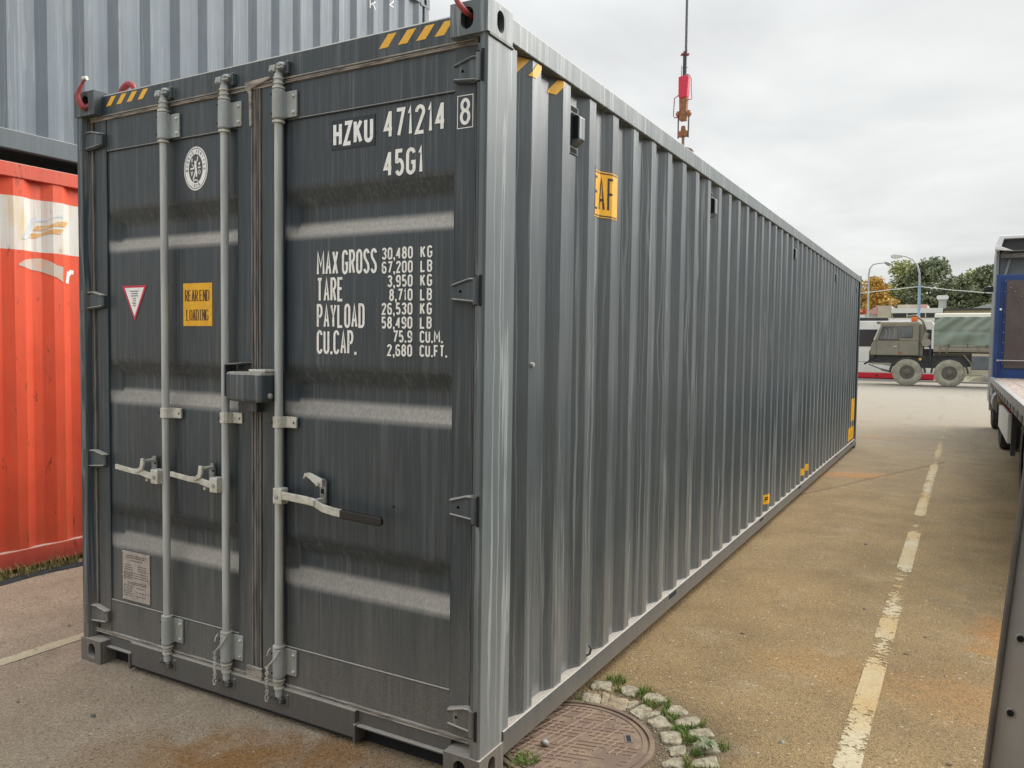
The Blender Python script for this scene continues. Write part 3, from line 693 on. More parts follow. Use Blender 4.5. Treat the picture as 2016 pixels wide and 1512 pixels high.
# ------------------------------------------------------------------ doors
GRV = [(2.312, 2.238, 2.165, 2.103), (1.556, 1.486, 1.416, 1.345), (.826, .755, .682, .606)]
def door(x0, x1, px0, px1, taperL, taperR):
    """x0..x1 door leaf, px0..px1 corrugated panel"""
    fr = MB()
    for a, b in ((x0, px0), (px1, x1)): fr.box(a, b, .052, .095, .155, 2.762)
    fr.box(px0, px1, .056, .095, 2.605, 2.762); fr.box(px0, px1, .056, .095, .155, .330)
    d_ = fr.build('door', M['door'], C, bevel=.003)
    xs = [(px0, 0), (px0 + taperL, 1), (px1 - taperR, 1), (px1, 0)]
    prof = [(2.605, 0)]
    for a, b, c_, e in GRV: prof += [(a + .004, 0), (b, 1), (c_, 1), (e, 0)]
    prof += [(.330, 0)]
    sm_ = [prof[0]]                       # rolled (rounded) bends
    for i in range(1, len(prof) - 1):
        p0, p1, p2 = Vector((prof[i - 1][0], prof[i - 1][1] * .042)), Vector((prof[i][0], prof[i][1] * .042)), Vector((prof[i + 1][0], prof[i + 1][1] * .042))
        l0, l1 = min(.020, (p1 - p0).length * .48), min(.020, (p2 - p1).length * .48)
        a_, b_ = p1 + (p0 - p1).normalized() * l0, p1 + (p2 - p1).normalized() * l1
        for u in (0, .25, .5, .75, 1): q_ = a_ * (1 - u) ** 2 + p1 * 2 * u * (1 - u) + b_ * u * u; sm_.append((q_.x, q_.y / .042))
    prof = sm_ + [prof[-1]]
    mb = MB(); n = len(xs)
    vs = [(x, .062 + .042 * w * k, z) for z, k in prof for x, w in xs]
    mb.add(vs, [(i * n + j, i * n + j + 1, (i + 1) * n + j + 1, (i + 1) * n + j) for i in range(len(prof) - 1) for j in range(n - 1)])
    pn = mb.build('door_panel', M['door'], d_, recalc=True, smooth=26)
    sm = MB()
    for z in (2.605, .330): sm.cyl((px0 + .003, .0575, z), (px1 - .003, .0575, z), .0042, n=8)
    for x in (px0, px1): sm.cyl((x, .0545, .33), (x, .0545, 2.605), .003, n=6)
    build_each(sm, 'weld_seam', M['door'], d_, smooth=50)
    return d_
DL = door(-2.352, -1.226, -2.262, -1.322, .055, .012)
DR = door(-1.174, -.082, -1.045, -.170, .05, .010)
# rubber gaskets: ribbed strips round each leaf
def gasket(parent, parts, m):
    g_ = MB()
    for kind_, a, b, c0, c1 in parts:
        n = 3
        for i in range(n):
            u0 = a + (b - a) * i / n + .0012; u1 = a + (b - a) * (i + 1) / n - .0012; yy = .046 if i != 1 else .0495
            if kind_ == 'v': g_.box(u0, u1, yy, .09, c0, c1)
            else: g_.box(c0, c1, yy, .09, u0, u1)
    return g_.build('gasket', m, parent, bevel=.0025)
gasket(DL, [('h', 2.757, 2.783, -2.385, -1.205)], M['gasket_h']); gasket(DL, [('h', .143, .166, -2.385, -1.205)], M['gasket_h'])
gasket(DR, [('h', 2.757, 2.783, -1.205, -.07)], M['gasket_h']); gasket(DR, [('h', .143, .166, -1.205, -.07)], M['gasket_h'])
gasket(DL, [('v', -2.392, -2.360, .166, 2.757)], M['gasket'])
gasket(DL, [('v', -1.236, -1.204, .166, 2.757)], M['gasket'])
gasket(DR, [('v', -1.202, -1.176, .166, 2.757)], M['gasket'])
gasket(DR, [('v', -.080, -.062, .166, 2.757)], M['gasket'])
q = MB(); q.prism([(-1.262, 2.765), (-1.262, 2.792), (-1.120, 2.797), (-1.115, 2.788), (-1.225, 2.760), (-1.225, 2.60), (-1.236, 2.60), (-1.240, 2.74)], 'y', .038, .050)
q.build('gasket_cover', M['gasket_h'], DR, bevel=.002)
q = MB(); q.box(-1.262, -1.165, .036, .05, .145, .205); q.build('gasket_cover', M['gasket_h'], DR, bevel=.003)

# hinges
def hinge(side, z, parent):
    mb = MB()
    if side > 0: pts = [(-.168, z - .034), (-.168, z + .028), (-.085, z + .050), (-.052, z + .050), (-.052, z - .046), (-.085, z - .046)]
    else: pts = [(-WD + .045, z - .046), (-WD + .045, z + .046), (-WD + .09, z + .048), (-WD + .175, z + .030), (-WD + .175, z - .034), (-WD + .09, z - .046)]
    mb.prism(pts, 'y', .030, .053)
    o = mb.build('hinge', M['frame'], parent, bevel=.005)
    q = MB()     # stiffening rims and pin barrel
    sgn = 1 if side > 0 else -1
    cx_ = -.044 if side > 0 else -WD + .030
    q.cyl((cx_, .024, z - .050), (cx_, .024, z + .050), .0185, n=18)
    q.build('hinge_barrel', M['frame'], o, smooth=40)
    q = MB()
    if side > 0:
        q.tube([(-.060, .028, z + .043), (-.088, .028, z + .043), (-.160, .028, z + .022)], .005, 6); q.tube([(-.060, .028, z - .039), (-.160, .028, z - .029)], .005, 6)
        q.cyl((-.125, .0355, z), (-.125, .030, z), .006, n=8)
    else:
        q.tube([(-WD + .05, .028, z + .039), (-WD + .09, .028, z + .041), (-WD + .168, .028, z + .024)], .005, 6); q.tube([(-WD + .05, .028, z - .039), (-WD + .168, .028, z - .028)], .005, 6)
        q.box(-WD + .075, -WD + .13, .0335, .037, z - .007, z + .007)
    q.build('hinge_rim', M['frame'], o, smooth=50)
    if side > 0:
        q = MB()
        q.box(-.026, -.0155, -.001, .03, z - .056, z + .056); q.build('hinge_gap_shade', M['hole'], o)  # black strip giving the shaded gap beside the hinge barrel
    return o
for z in (.245, 1.052, 1.860, 2.662):
    hinge(1, z, DR); hinge(-1, z, DL)
# hinge pins between the lugs: the rounded nosing of each post
for x in (-.042, -WD + .028):
    last = .118
    for z in (.245, 1.052, 1.860, 2.662, 2.80):
        q = MB(); q.cyl((x, .026, last + .002), (x, .026, min(z - .055, 2.777)), .0155, n=14)
        if z - .055 > last: q.build('post_nosing', M['frame'], C, smooth=40)
        last = z + .055

# locking bars ---------------------------------------------------------
def cam(mb, x, z, s):
    mb.cyl((x, .024, z - .012 * s), (x, .024, z + .012 * s), .0135, n=12)
    mb.box(x - .038, x - .006, .006, .028, z - .010 + .014 * s, z + .018 + .014 * s)
    mb.box(x + .004, x + .034, .004, .020, z + .016 * s - .005, z + .016 * s + .006)
    mb.box(x - .008, x + .030, .016, .036, z + .034 * s - .007, z + .034 * s + .007)
    mb.cyl((x + .026, .0, z + .028 * s), (x + .026, .05, z + .028 * s), .0085, n=8)
    mb.cyl((x - .028, .0, z + .010 * s), (x - .028, .03, z + .010 * s), .0085, n=8)
def locking_bar(x, handle):
    mb = MB(); mb.cyl((x, .024, .118), (x, .024, 2.790), .0178, n=20)
    b = mb.build('locking_bar', M['galv'], C, smooth=40)
    for z0, z1, s in ((2.605, 2.722, 1), (.205, .328, -1)):
        q = MB()
        q.lathe([(.0215, z0 - .004), (.0275, z0), (.0275, z1), (.0215, z1 + .004)], (x, .024, 0), n=20)
        q.box(x, x + .082, .044, .054, z0 + .006, z1 - .002)
        q.box(x - .026, x + .026, .03, .05, z0 + .004, z1 - .004)
        k = q.build('bar_bracket', M['bracket'], b, smooth=35, bevel=.002)
        q = MB()
        for zr in (z0 - .014, z1 + .010): q.lathe([(.020, -.006), (.0268, -.004), (.0268, .004), (.020, .006)], (x, .024, zr), n=20)
        for zz in (z1 + .030, z1 + .05) if s > 0 else (z0 - .028, z0 - .05): q.lathe([(.0185, -.005), (.0225, -.003), (.0225, .003), (.0185, .005)], (x, .024, zz), n=16)
        build_each(q, 'bar_collar', M['zinc'], b, smooth=40)
        q = MB()
        for zz in (z0 + .025, z1 - .025): q.lathe([(.008, 0), (.0075, -.004), (.003, -.007)], (x + .066, .044, zz), 'y', 10)
        build_each(q, 'rivet', M['zinc'], b, smooth=50)
        q = MB()
        for zz in (z0 + .018, z1 - .018): q.cyl((x - .020, -.0005, zz), (x - .017, .01, zz), .0045, n=8)
        build_each(q, 'rivet_hole', M['hole'], b)
        q = MB(); cam(q, x, 2.795 if s > 0 else .128, s); q.build('cam_end', M['bracket'] if s > 0 else M['steel'], b, bevel=.003, smooth=35)
        q = MB(); zc_ = 2.82 if s > 0 else .108
        q.box(x + .018, x + .050, .034, .052, zc_ - .030, zc_ - .016); q.box(x + .018, x + .050, .034, .052, zc_ + .010, zc_ + .022); q.box(x + .040, x + .052, .026, .052, zc_ - .03, zc_ + .022)
        build_each(q, 'cam_keeper', M['frame'] if s > 0 else M['sill'], b, bevel=.003)
    q = MB(); z0 = 1.296
    path = [(x - .036, .054), (x - .036, .038), (x - .022, .010), (x - .012, .003), (x + .012, .003), (x + .022, .012), (x + .032, .040), (x + .082, .044), (x + .082, .054)]
    q.prism(path, 'z', z0, z0 + .048); q.build('bar_clamp', M['zinc'], b, bevel=.002)
    q = MB()
    for xx in (x - .024, x + .068): q.cyl((xx, .006 if xx < x else .0425, z0 + .022), (xx, .02 if xx < x else .046, z0 + .022), .005, n=8)
    build_each(q, 'rivet_hole', M['hole'], b)
    # handle
    s = 1 if handle > 0 else -1; zb = 1.010 + (.0 if s > 0 else .008)
    q = MB(); q.box(min(x + s * .008, x + s * .058), max(x + s * .008, x + s * .058), -.020, .022, zb - .036, zb + .032)
    hub = q.build('handle_hub', M['zinc'], b, bevel=.004)
    q = MB(); q.lathe([(.010, 0), (.009, -.004), (.003, -.006)], (x + s * .030, -.020, zb - .004), 'y', 10); q.build('rivet', M['zinc_dark'], b, smooth=50)
    if s > 0:
        mb = MB(); pts_t = [(.05, .020), (.19, .014), (.235, .010), (.28, -.008), (.34, -.016), (.40, -.020)]; hh = .034
        poly = [(x + u, zb + v) for u, v in pts_t] + [(x + u, zb + v - hh) for u, v in reversed(pts_t)]
        mb.prism(poly, 'y', -.016, -.007); mb.build('lever', M['zinc'], b, bevel=.003)
        mb = MB(); mb.prism([(x + .38, zb - .020), (x + .40, zb - .018), (x + .585, zb - .026), (x + .597, zb - .036), (x + .597, zb - .056), (x + .585, zb - .064), (x + .38, zb - .056)], 'y', -.022, -.004)
        mb.build('handle_grip', M['black'], b, bevel=.006)
        cxh = x + .235; flip = 1
    else:
        mb = MB(); pts_t = [(.05, .012), (.10, .018), (.13, .026), (.20, .022), (.33, .034)]; hh = .030
        poly = [(x - u, zb + v) for u, v in pts_t] + [(x - u, zb + v - (hh if u < .15 else .024)) for u, v in reversed(pts_t)]
        mb.prism(poly, 'y', -.018, -.006); mb.build('lever', M['zinc'], b, bevel=.003)
        cxh = x - .115; flip = -1
    q = MB(); q.prism([(cxh - .017, zb - .030), (cxh - .010, zb - .043), (cxh + .010, zb - .043), (cxh + .017, zb - .030), (cxh + .017, zb + .070), (cxh + .008, zb + .084), (cxh - .008, zb + .084), (cxh - .017, zb + .07)], 'y', .040, .052)
    k = q.build('catch_plate', M['zinc_dark'], b, bevel=.003)
    q = MB()
    if s > 0:
        q.prism([(cxh + .012, zb + .084), (cxh - .030, zb + .098), (cxh - .062, zb + .106), (cxh - .086, zb + .102), (cxh - .094, zb + .078), (cxh - .088, zb + .078), (cxh - .080, zb + .090), (cxh - .058, zb + .080), (cxh - .02, zb + .056), (cxh + .012, zb + .050)], 'y', .022, .034)
        q.cyl((cxh - .006, .010, zb + .066), (cxh - .006, .05, zb + .066), .010, n=10)
        q.box(cxh - .010, cxh + .010, -.024, .05, zb - .020, zb + .004)
    else:
        q.prism([(cxh + .012, zb + .078), (cxh - .006, zb + .080), (cxh - .014, zb + .040), (cxh - .045, zb + .018), (cxh - .040, zb + .006), (cxh + .002, zb + .024), (cxh + .014, zb + .05)], 'y', -.026, -.014)
        q.cyl((cxh + .002, -.024, zb + .066), (cxh + .002, .05, zb + .066), .008, n=10)
        q.cyl((cxh, .0, zb - .028), (cxh, .045, zb - .028), .008, n=10)
    q.build('catch', M['zinc'], b, bevel=.002)
    q = MB()
    if s > 0: q.box(cxh - .008, cxh + .009, .0385, .041, zb + .022, zb + .042)
    else: q.cyl((cxh + .012, .0385, zb + .05), (cxh + .012, .041, zb + .05), .006, n=8)
    q.build('catch_slot', M['hole'], b)
    return b
B1 = locking_bar(-1.785, -1); B2 = locking_bar(-1.375, -1); B3 = locking_bar(-1.045, 1)
# seal cables hanging from the two inner lower brackets
def chain(x, parent):
    mb = MB(); n = 40; P = []
    for i in range(n + 1):
        t = i / n; z = .322 - .205 * t; P.append((x - .034 + .004 * math.sin(t * 60) - .012 * t, -.012 + .003 * math.cos(t * 60), z))
    mb.tube([(x + .030, -.002, .335), (x + .016, -.010, .305), (x - .012, -.014, .272), (x - .034, -.012, .252)], .0035, 6)
    mb.tube([(x - .034, -.012, .30), (x - .030, -.010, .320), (x - .022, -.004, .335)], .003, 6)
    Q = [(p_[0], p_[1], p_[2] - .06) for p_ in P]
    mb.tube([(x - .034 + .005 * math.sin(i * .9), -.012 + .004 * math.cos(i * .9), .255 - .0038 * i) for i in range(32)], .003, 6)
    mb.tube([(x - .036 - .005 * math.sin(i * .9), -.014 - .004 * math.cos(i * .9), .252 - .0038 * i) for i in range(34)], .003, 6)
    mb.tube([(x - .036, -.012, .135), (x - .046, -.012, .115), (x - .042, -.012, .098), (x - .03, -.012, .10), (x - .028, -.012, .12)], .0035, 6)
    mb.build('seal_cable', M['zinc'], parent, smooth=60)
chain(-1.375, B2); chain(-1.045, B3)

# lock box in the middle
q = MB(); q.box(-1.285, -1.065, -.055, .045, 1.405, 1.533); LB = q.build('lock_box', M['frame'], C, bevel=.012)
q = MB(); q.prism([(-1.345, 1.42), (-1.345, 1.558), (-1.338, 1.565), (-1.235, 1.572), (-1.235, 1.566), (-1.335, 1.558), (-1.335, 1.42)], 'y', -.012, .052); q.build('bracket_plate', M['frame'], LB, bevel=.002)
q = MB(); q.box(-1.235, -1.165, .010, .05, 1.355, 1.405); q.box(-1.34, -1.285, .035, .052, 1.40, 1.425); build_each(q, 'bracket_plate', M['frame'], LB, bevel=.004)
q = MB(); q.box(-1.17, -1.07, -.03, .045, 1.533, 1.545); q.build('box_lid', M['zinc'], LB, bevel=.003)
q = MB(); q.lathe([(.013, 0), (.013, .006), (.006, .012)], (-1.064, -.01, 1.432), 'x', 12); q.build('lock_barrel', M['zinc_dark'], LB, smooth=40)

# ------------------------------------------------------------------ door lettering and stickers
YD = .0600; YF = .0500
L = MB()
put_text(L, '471214', -.512, 2.468, .112, .048, .0085, .0145, YD)
put_text(L, '45G1', -.512, 2.318, .104, .046, .009, .0145, YD)
for row, z in (('MAX GROSS', 1.944), ('TARE', 1.834), ('PAYLOAD', 1.725), ('CU.CAP.', 1.616)):
    put_text(L, row, -.862, z, .100, .0325, .0050, .0112, YD, space=.45)
nums = [('30,480', 'KG'), ('67,200', 'LB'), ('3,950', 'KG'), ('8,710', 'LB'), ('26,530', 'KG'), ('58,490', 'LB'), ('75.9', 'CU.M.'), ('2,680', 'CU.FT.')]
for i, (a, b) in enumerate(nums):
    z = 1.995 - i * .0545
    put_text(L, a, 0, z, .048,   .0240, .0048, .0078, YD, right=-.366)
    put_text(L, b, -.330, z, .047, .0225 if len(b) > 2 else .0240, .0045 if len(b) > 2 else .008, .0076, YD)
L.build('lettering', M['offwhite'], DR, recalc=False)
L = MB(); put_text(L, '8', -.148, 2.474, .098, .046, 0, .0125, YF)
for a, b, c_, e in ((-.160, -.090, 2.580, 2.583), (-.160, -.090, 2.462, 2.465), (-.160, -.157, 2.465, 2.580), (-.093, -.090, 2.465, 2.580)): L.poly([(a, YF, c_), (b, YF, c_), (b, YF, e), (a, YF, e)])
L.build('lettering', M['offwhite'], DR, recalc=False)
q = MB(); q.box(-.783, -.556, .0595, .0615, 2.452, 2.572); pl = q.build('code_patch', M['decalblack'], DR)
L = MB(); put_text(L, 'HZKU', -.773, 2.464, .098, .0465, .0075, .0165, .0590); L.build('lettering', M['white'], pl, recalc=False)

# yellow rear-end sticker
q = MB(); q.box(-1.700, -1.502, .0595, .0615, 1.733, 1.932); yl = q.build('yellow_sticker', M['yellow'], DL)
def serif_text(mb, txt, x, z, h, w, gap, Y):
    xx = x
    for chh in txt:
        if chh == ' ': xx += w * .55; continue
        thick, thin = .0062, .0034
        for k, st in enumerate(GL[chh]):
            for i in range(len(st) - 1):
                a, b = st[i], st[i + 1]
                ax, az, bx, bz = xx + a[0] * w, z + a[1] * h, xx + b[0] * w, z + b[1] * h
                t_ = thick if abs(bz - az) > abs(bx - ax) * 1.2 else thin
                for qd in ribbon([(ax, az), (bx, bz)], t_): mb.poly([(p_.x, Y - .0003 * (k * 3 + i % 3), p_.y) for p_ in qd])
                for px, pz in (a, b):
                    if pz in (0, 1) and px in (0, 1, .5) and t_ == thick and chh in 'RENDLIAN':
                        X_ = xx + px * w; Z_ = z + pz * h
                        mb.poly([(X_ - .0055, Y - .0012, Z_ - .0009), (X_ + .0055, Y - .0012, Z_ - .0009), (X_ + .0055, Y - .0012, Z_ + .0011), (X_ - .0055, Y - .0012, Z_ + .0011)])
        xx += w + gap
L = MB(); serif_text(L, 'REAR END', -1.684, 1.850, .048, .0150, .0080, .0590); serif_text(L, 'LOADING', -1.676, 1.760, .048, .0145, .0075, .0590)
L.build('lettering', M['ink'], yl, recalc=False)

# red and white triangle
q = MB(); q.prism([(-2.154, 1.932), (-1.966, 1.932), (-2.060, 1.758)], 'y', .0595, .0615); tri = q.build('triangle_sticker', M['decalred'], DL)
q = MB(); q.poly([(-2.134, .0590, 1.921), (-1.986, .0590, 1.921), (-2.060, .0590, 1.780)]); q.build('sticker_field', M['white'], tri, recalc=False)
q = MB()
for z, w_ in ((1.904, .034), (1.892, .022), (1.881, .026), (1.868, .013), (1.857, .008), (1.845, .013), (1.833, .009)):
    x_ = -2.060 - w_
    while x_ < -2.060 + w_: 
        q.poly([(x_, .0585, z - .0028), (x_ + .005, .0585, z - .0028), (x_ + .005, .0585, z + .0028), (x_, .0585, z + .0028)]); x_ += .0068
q.build('small_print', mat('small_print_ink', (.16, .12, .11), .6), tri, recalc=False)

# data plate
q = MB(); q.box(-2.170, -1.958, .056, .0615, .350, .598); dp = q.build('data_plate', M['plate'], DL, bevel=.001)
q = MB()
rnd = random.Random(3)
def dash(x0, x1, z, h_=.0042):
    x = x0
    while x < x1:
        e = x + rnd.uniform(.006, .022); q.poly([(x, .0553, z), (min(e, x1), .0553, z), (min(e, x1), .0553, z + h_), (x, .0553, z + h_)]); x = e + rnd.uniform(.003, .006)
for z in (.576, .566): dash(-2.14, -1.985, z, .005)
dash(-2.11, -2.01, .552, .005)
for z in (.528, .516, .505): dash(-2.15, -2.09, z); dash(-2.05, -1.98, z)
for z in (.492, .484, .476, .467, .458): dash(-2.16, -2.085, z)
for z in (.490, .478, .467): dash(-2.075, -1.966, z)
for z in (.442, .434): dash(-2.13, -1.98, z)
for z in (.424, .414, .404, .394, .384, .372): dash(-2.16, -2.09, z); 
for z in (.418, .395, .375): dash(-2.06, -1.99, z)
q.build('small_print', mat('plate_print', (.10, .08, .065), .6), dp, recalc=False)
q = MB()
for x in (-2.165, -1.963):
    for z in (.355, .474, .593): q.lathe([(.004, 0), (.003, -.003), (.001, -.004)], (x, .056, z), 'y', 8)
build_each(q, 'rivet', M['zinc'], dp, smooth=50)

# oval classification stamp
def ell(cx_, cz_, a, b, n=48): return [(cx_ + a * math.cos(2 * math.pi * i / n), cz_ + b * math.sin(2 * math.pi * i / n)) for i in range(n)]
ox, oz = -1.6085, 2.4585
q = MB(); q.prism(ell(ox, oz, .080, .100), 'y', .0600, .0615); ov = q.build('oval_stamp', M['white'], DL)
q = MB()
def ring(mb, a0, b0, a1, b1, Y, n=48):
    A = ell(ox, oz, a0, b0, n); B = ell(ox, oz, a1, b1, n)
    for i in range(n): j = (i + 1) % n; mb.poly([(A[i][0], Y, A[i][1]), (A[j][0], Y, A[j][1]), (B[j][0], Y, B[j][1]), (B[i][0], Y, B[i][1])])
ring(q, .0745, .0940, .0715, .0905, .0595)
E_ = ell(ox, oz, .047, .066); q.poly([(x, .0595, z) for x, z in E_])
def arc_text(mb, txt, a0, a1, h_, w_, t_, ra, rb, inward=False, Y=.0593):
    for i, chh in enumerate(txt):
        if chh == ' ': continue
        a = R(a0 + (a1 - a0) * i / (len(txt) - 1)); bx, bz = ox + ra * math.cos(a), oz + rb * math.sin(a)
        rot = (a - math.pi / 2) if not inward else (a + math.pi / 2)
        Q, xe = text_quads(chh, 0, 0, h_, w_, 0, t_)
        for lay, qd in Q:
            mb.poly([(bx + (p_.x - w_ / 2) * math.cos(rot) - (p_.y - h_ / 2) * math.sin(rot), Y - lay * .0002, bz + (p_.x - w_ / 2) * math.sin(rot) + (p_.y - h_ / 2) * math.cos(rot)) for p_ in qd])
arc_text(q, 'BUREAU VERITAS', 184, -4, .0135, .0095, .0026, .0590, .0785)
arc_text(q, '1828', 248, 292, .0135, .0085, .0024, .0600, .0785, inward=True)
q.build('stamp_ink', mat('stamp_ink', (.075, .078, .078), .5), ov, recalc=False)
q = MB()
def stroke(pts, t_, Y=.0588):
    for k, qd in enumerate(ribbon([(ox + x * .001, oz + z * .001) for x, z in pts], t_ * .001)): q.poly([(p_.x, Y, p_.y) for p_ in qd])
stroke([(-4, 36), (-2, 26)], 9); stroke([(-1, 28), (1, 0), (4, -12)], 12, .0587); stroke([(0, 24), (12, 36), (16, 54)], 5, .0586); stroke([(-4, 20), (-12, 6), (-24, 22)], 4, .0585)
stroke([(2, -8), (-6, -26), (-16, -50)], 8, .0586); stroke([(5, -10), (7, -28), (6, -38)], 9, .0585); stroke([(-24, 48), (-24, 30)], 6); stroke([(-34, 0), (-10, 2)], 7)
stroke([(16, 2), (34, 4)], 7); stroke([(-30, -12), (-26, -30), (-18, -12)], 5); stroke([(22, 14), (28, 26)], 9); stroke([(18, -8), (18, -26)], 4); stroke([(26, -8), (33, -17), (27, -28)], 4)
stroke([(-18, -59), (-6, -52), (6, -53), (16, -58)], 5)
q.build('stamp_figure', M['white'], ov, recalc=False)

# header stripes
q = MB()
for x0 in (-.528, -.435, -.349, -.264): q.poly([(x0, .0472, 2.815), (x0 + .044, .0472, 2.815), (min(x0 + .086, -.163), .0472, 2.864), (min(x0 + .044, -.163), .0472, 2.864)])
for x0 in (-2.25, -2.168, -2.088, -2.005): q.poly([(x0, .0472, 2.822), (x0 + .038, .0472, 2.822), (x0 + .080, .0472, 2.866), (x0 + .042, .0472, 2.866)])
build_each(q, 'warning_stripe', M['yellow_stripe'], hd, recalc=False)
# stamp on sill, hole in right door
q = MB(); q.cyl((-.452, .0595, 1.012), (-.452, .0625, 1.012), .005, n=10); q.build('bolt_hole', M['hole'], DR)

# ------------------------------------------------------------------ lifting hooks
def hook(pts, rad, label, ring=None):
    P0 = pts[0]
    t_ = thing('lifting_hook', label, 'hook', P0, 'red lifting hooks left in the corner castings')
    mb = MB(); P = []
    V = [Vector(p_) for p_ in pts]
    for i in range(len(V) - 1):      # Catmull-Rom through the points
        a, b, c_, e = V[max(i - 1, 0)], V[i], V[i + 1], V[min(i + 2, len(V) - 1)]
        for k in range(5):
            u = k / 5; P.append(.5 * ((2 * b) + (c_ - a) * u + (2 * a - 5 * b + 4 * c_ - e) * u * u + (3 * b - a - 3 * c_ + e) * u ** 3))
    P.append(V[-1]); n = len(P)
    rr = [rad * (.55 + .75 * math.sin(math.pi * min(1, .15 + i / n))) for i in range(n)]
    mb.tube(P, rr, 10); mb.build('hook_body', M['hookred'], t_, smooth=60)
    q = MB(); e = P[-1]; q.cyl(e + Vector((-.012, -.004, .002)), e + Vector((.012, .002, .004)), .010, n=10); q.build('hook_tip', M['zinc'], t_, smooth=40)
hook([(-2.335, .02, 2.835), (-2.338, -.006, 2.812), (-2.356, -.018, 2.835), (-2.368, -.022, 2.875), (-2.358, -.016, 2.915), (-2.338, -.004, 2.955)], .0125, 'red painted hook in the casting at the top left door corner')
hook([(-2.30, .16, 2.885), (-2.290, .16, 2.93), (-2.255, .17, 2.965), (-2.215, .17, 2.955), (-2.200, .17, 2.925), (-2.19, .17, 2.885)], .013, 'red hook arching over the roof edge beside the left door casting')
hook([(-.078, .02, 2.845), (-.085, -.010, 2.852), (-.108, -.022, 2.880), (-.128, -.022, 2.915), (-.148, -.01, 2.96), (-.16, .04, 2.99)], .008, 'thin red hook in the casting at the top right door corner')

# ------------------------------------------------------------------ crane hook over the container
CH = thing('crane_hook', 'red and orange crane hook block hanging above the middle of the long grey container', 'crane hook', (-1.22, 6.10, 3.9))
X0, Y0 = -1.22, 6.10
q = MB(); q.cyl((X0 + .01, Y0, 4.62), (X0 - .02, Y0, 14.0), .014, n=10); q.build('hoist_cable', M['wire'], CH, smooth=40)
q = MB(); q.cyl((X0, Y0, 4.40), (X0, Y0, 4.63), .021, n=12); q.build('cable_socket', mat('socket', (.05, .055, .07), .4, .3), CH, smooth=40)
q = MB()
for i in range(6): a = i * math.pi / 3; q.cyl((X0 + .02 * math.cos(a), Y0 + .02 * math.sin(a), 4.60), (X0 + .048 * math.cos(a), Y0 + .048 * math.sin(a), 4.604), .008, n=6)
q.cyl((X0 + .02, Y0, 4.58), (X0 + .022, Y0, 4.65), .003, n=6)
q.build('clamp_star', M['hookred'], CH)
q = MB(); q.cyl((X0 - .035, Y0, 4.477), (X0 + .04, Y0, 4.478), .004, n=6); q.cyl((X0 - .035, Y0, 4.37), (X0 - .035, Y0, 4.50), .006, n=6); q.build('lock_pin', M['zinc'], CH)
q = MB(); q.prism([(X0 - .052, 4.20), (X0 - .055, 4.385), (X0 + .030, 4.395), (X0 + .055, 4.385), (X0 + .048, 4.25), (X0 + .040, 4.185), (X0 - .045, 4.175)], 'y', Y0 - .045, Y0 + .045); q.build('swivel_housing', M['cranered'], CH, bevel=.008)
q = MB(); q.tube([(X0 + .03, Y0 - .02, 4.405), (X0 + .055, Y0 - .02, 4.395), (X0 + .082, Y0 - .02, 4.36), (X0 + .083, Y0 - .02, 4.25), (X0 + .094, Y0 - .02, 4.16), (X0 + .02, Y0 - .02, 4.155)], .0055, 6)
q.tube([(X0 - .05, Y0 - .02, 4.215), (X0 - .10, Y0 - .02, 4.19), (X0 - .108, Y0 - .02, 4.02), (X0 - .095, Y0 - .02, 4.00), (X0 - .06, Y0 - .02, 4.00)], .0055, 6); q.build('guard_loop', mat('loop_red', (.30, .10, .09), .5), CH, smooth=60)
q = MB(); q.prism([(X0 - .045, 4.175), (X0 - .038, 3.965), (X0 + .030, 3.965), (X0 + .040, 4.185)], 'y', Y0 - .035, Y0 + .035)
for s in (-1, 1): q.box(X0 + s * .058 - .014, X0 + s * .058 + .014, Y0 - .02, Y0 + .02, 4.00, 4.06); q.cyl((X0 + s * .062, Y0 - .03, 4.03), (X0 + s * .062, Y0 + .03, 4.03), .02, n=10)
q.build('hook_shank', M['cam_orange'], CH, bevel=.004)
q = MB()
for s in (-1, 1): q.cyl((X0 + s * .058, Y0, 4.01), (X0 + s * .056, Y0, 3.80), .0085, n=8)
build_each(q, 'link_bar', M['steel'], CH)
q = MB(); q.box(X0 - .05, X0 + .05, Y0 - .03, Y0 + .03, 3.81, 3.865); q.cyl((X0, Y0, 3.865), (X0, Y0, 3.915), .03, .022, 12); q.build('bottom_bolt', M['cam_orange'], CH, bevel=.006)
q = MB(); q.cyl((X0, Y0, 3.70), (X0, Y0, 3.81), .016, n=10); q.prism([(X0 - .03, 3.70), (X0 + .0, 3.72), (X0 + .11, 3.68), (X0 + .115, 3.655), (X0 - .03, 3.66)], 'y', Y0 - .03, Y0 + .03); q.build('swivel_eye', mat('eye_steel', (.22, .16, .13), .7), CH, bevel=.004)

for o in CH.children:                     # real height of the block above the roof
    for v_ in o.data.vertices: v_.co.z = 3.80 + (v_.co.z - 3.67) * 1.11

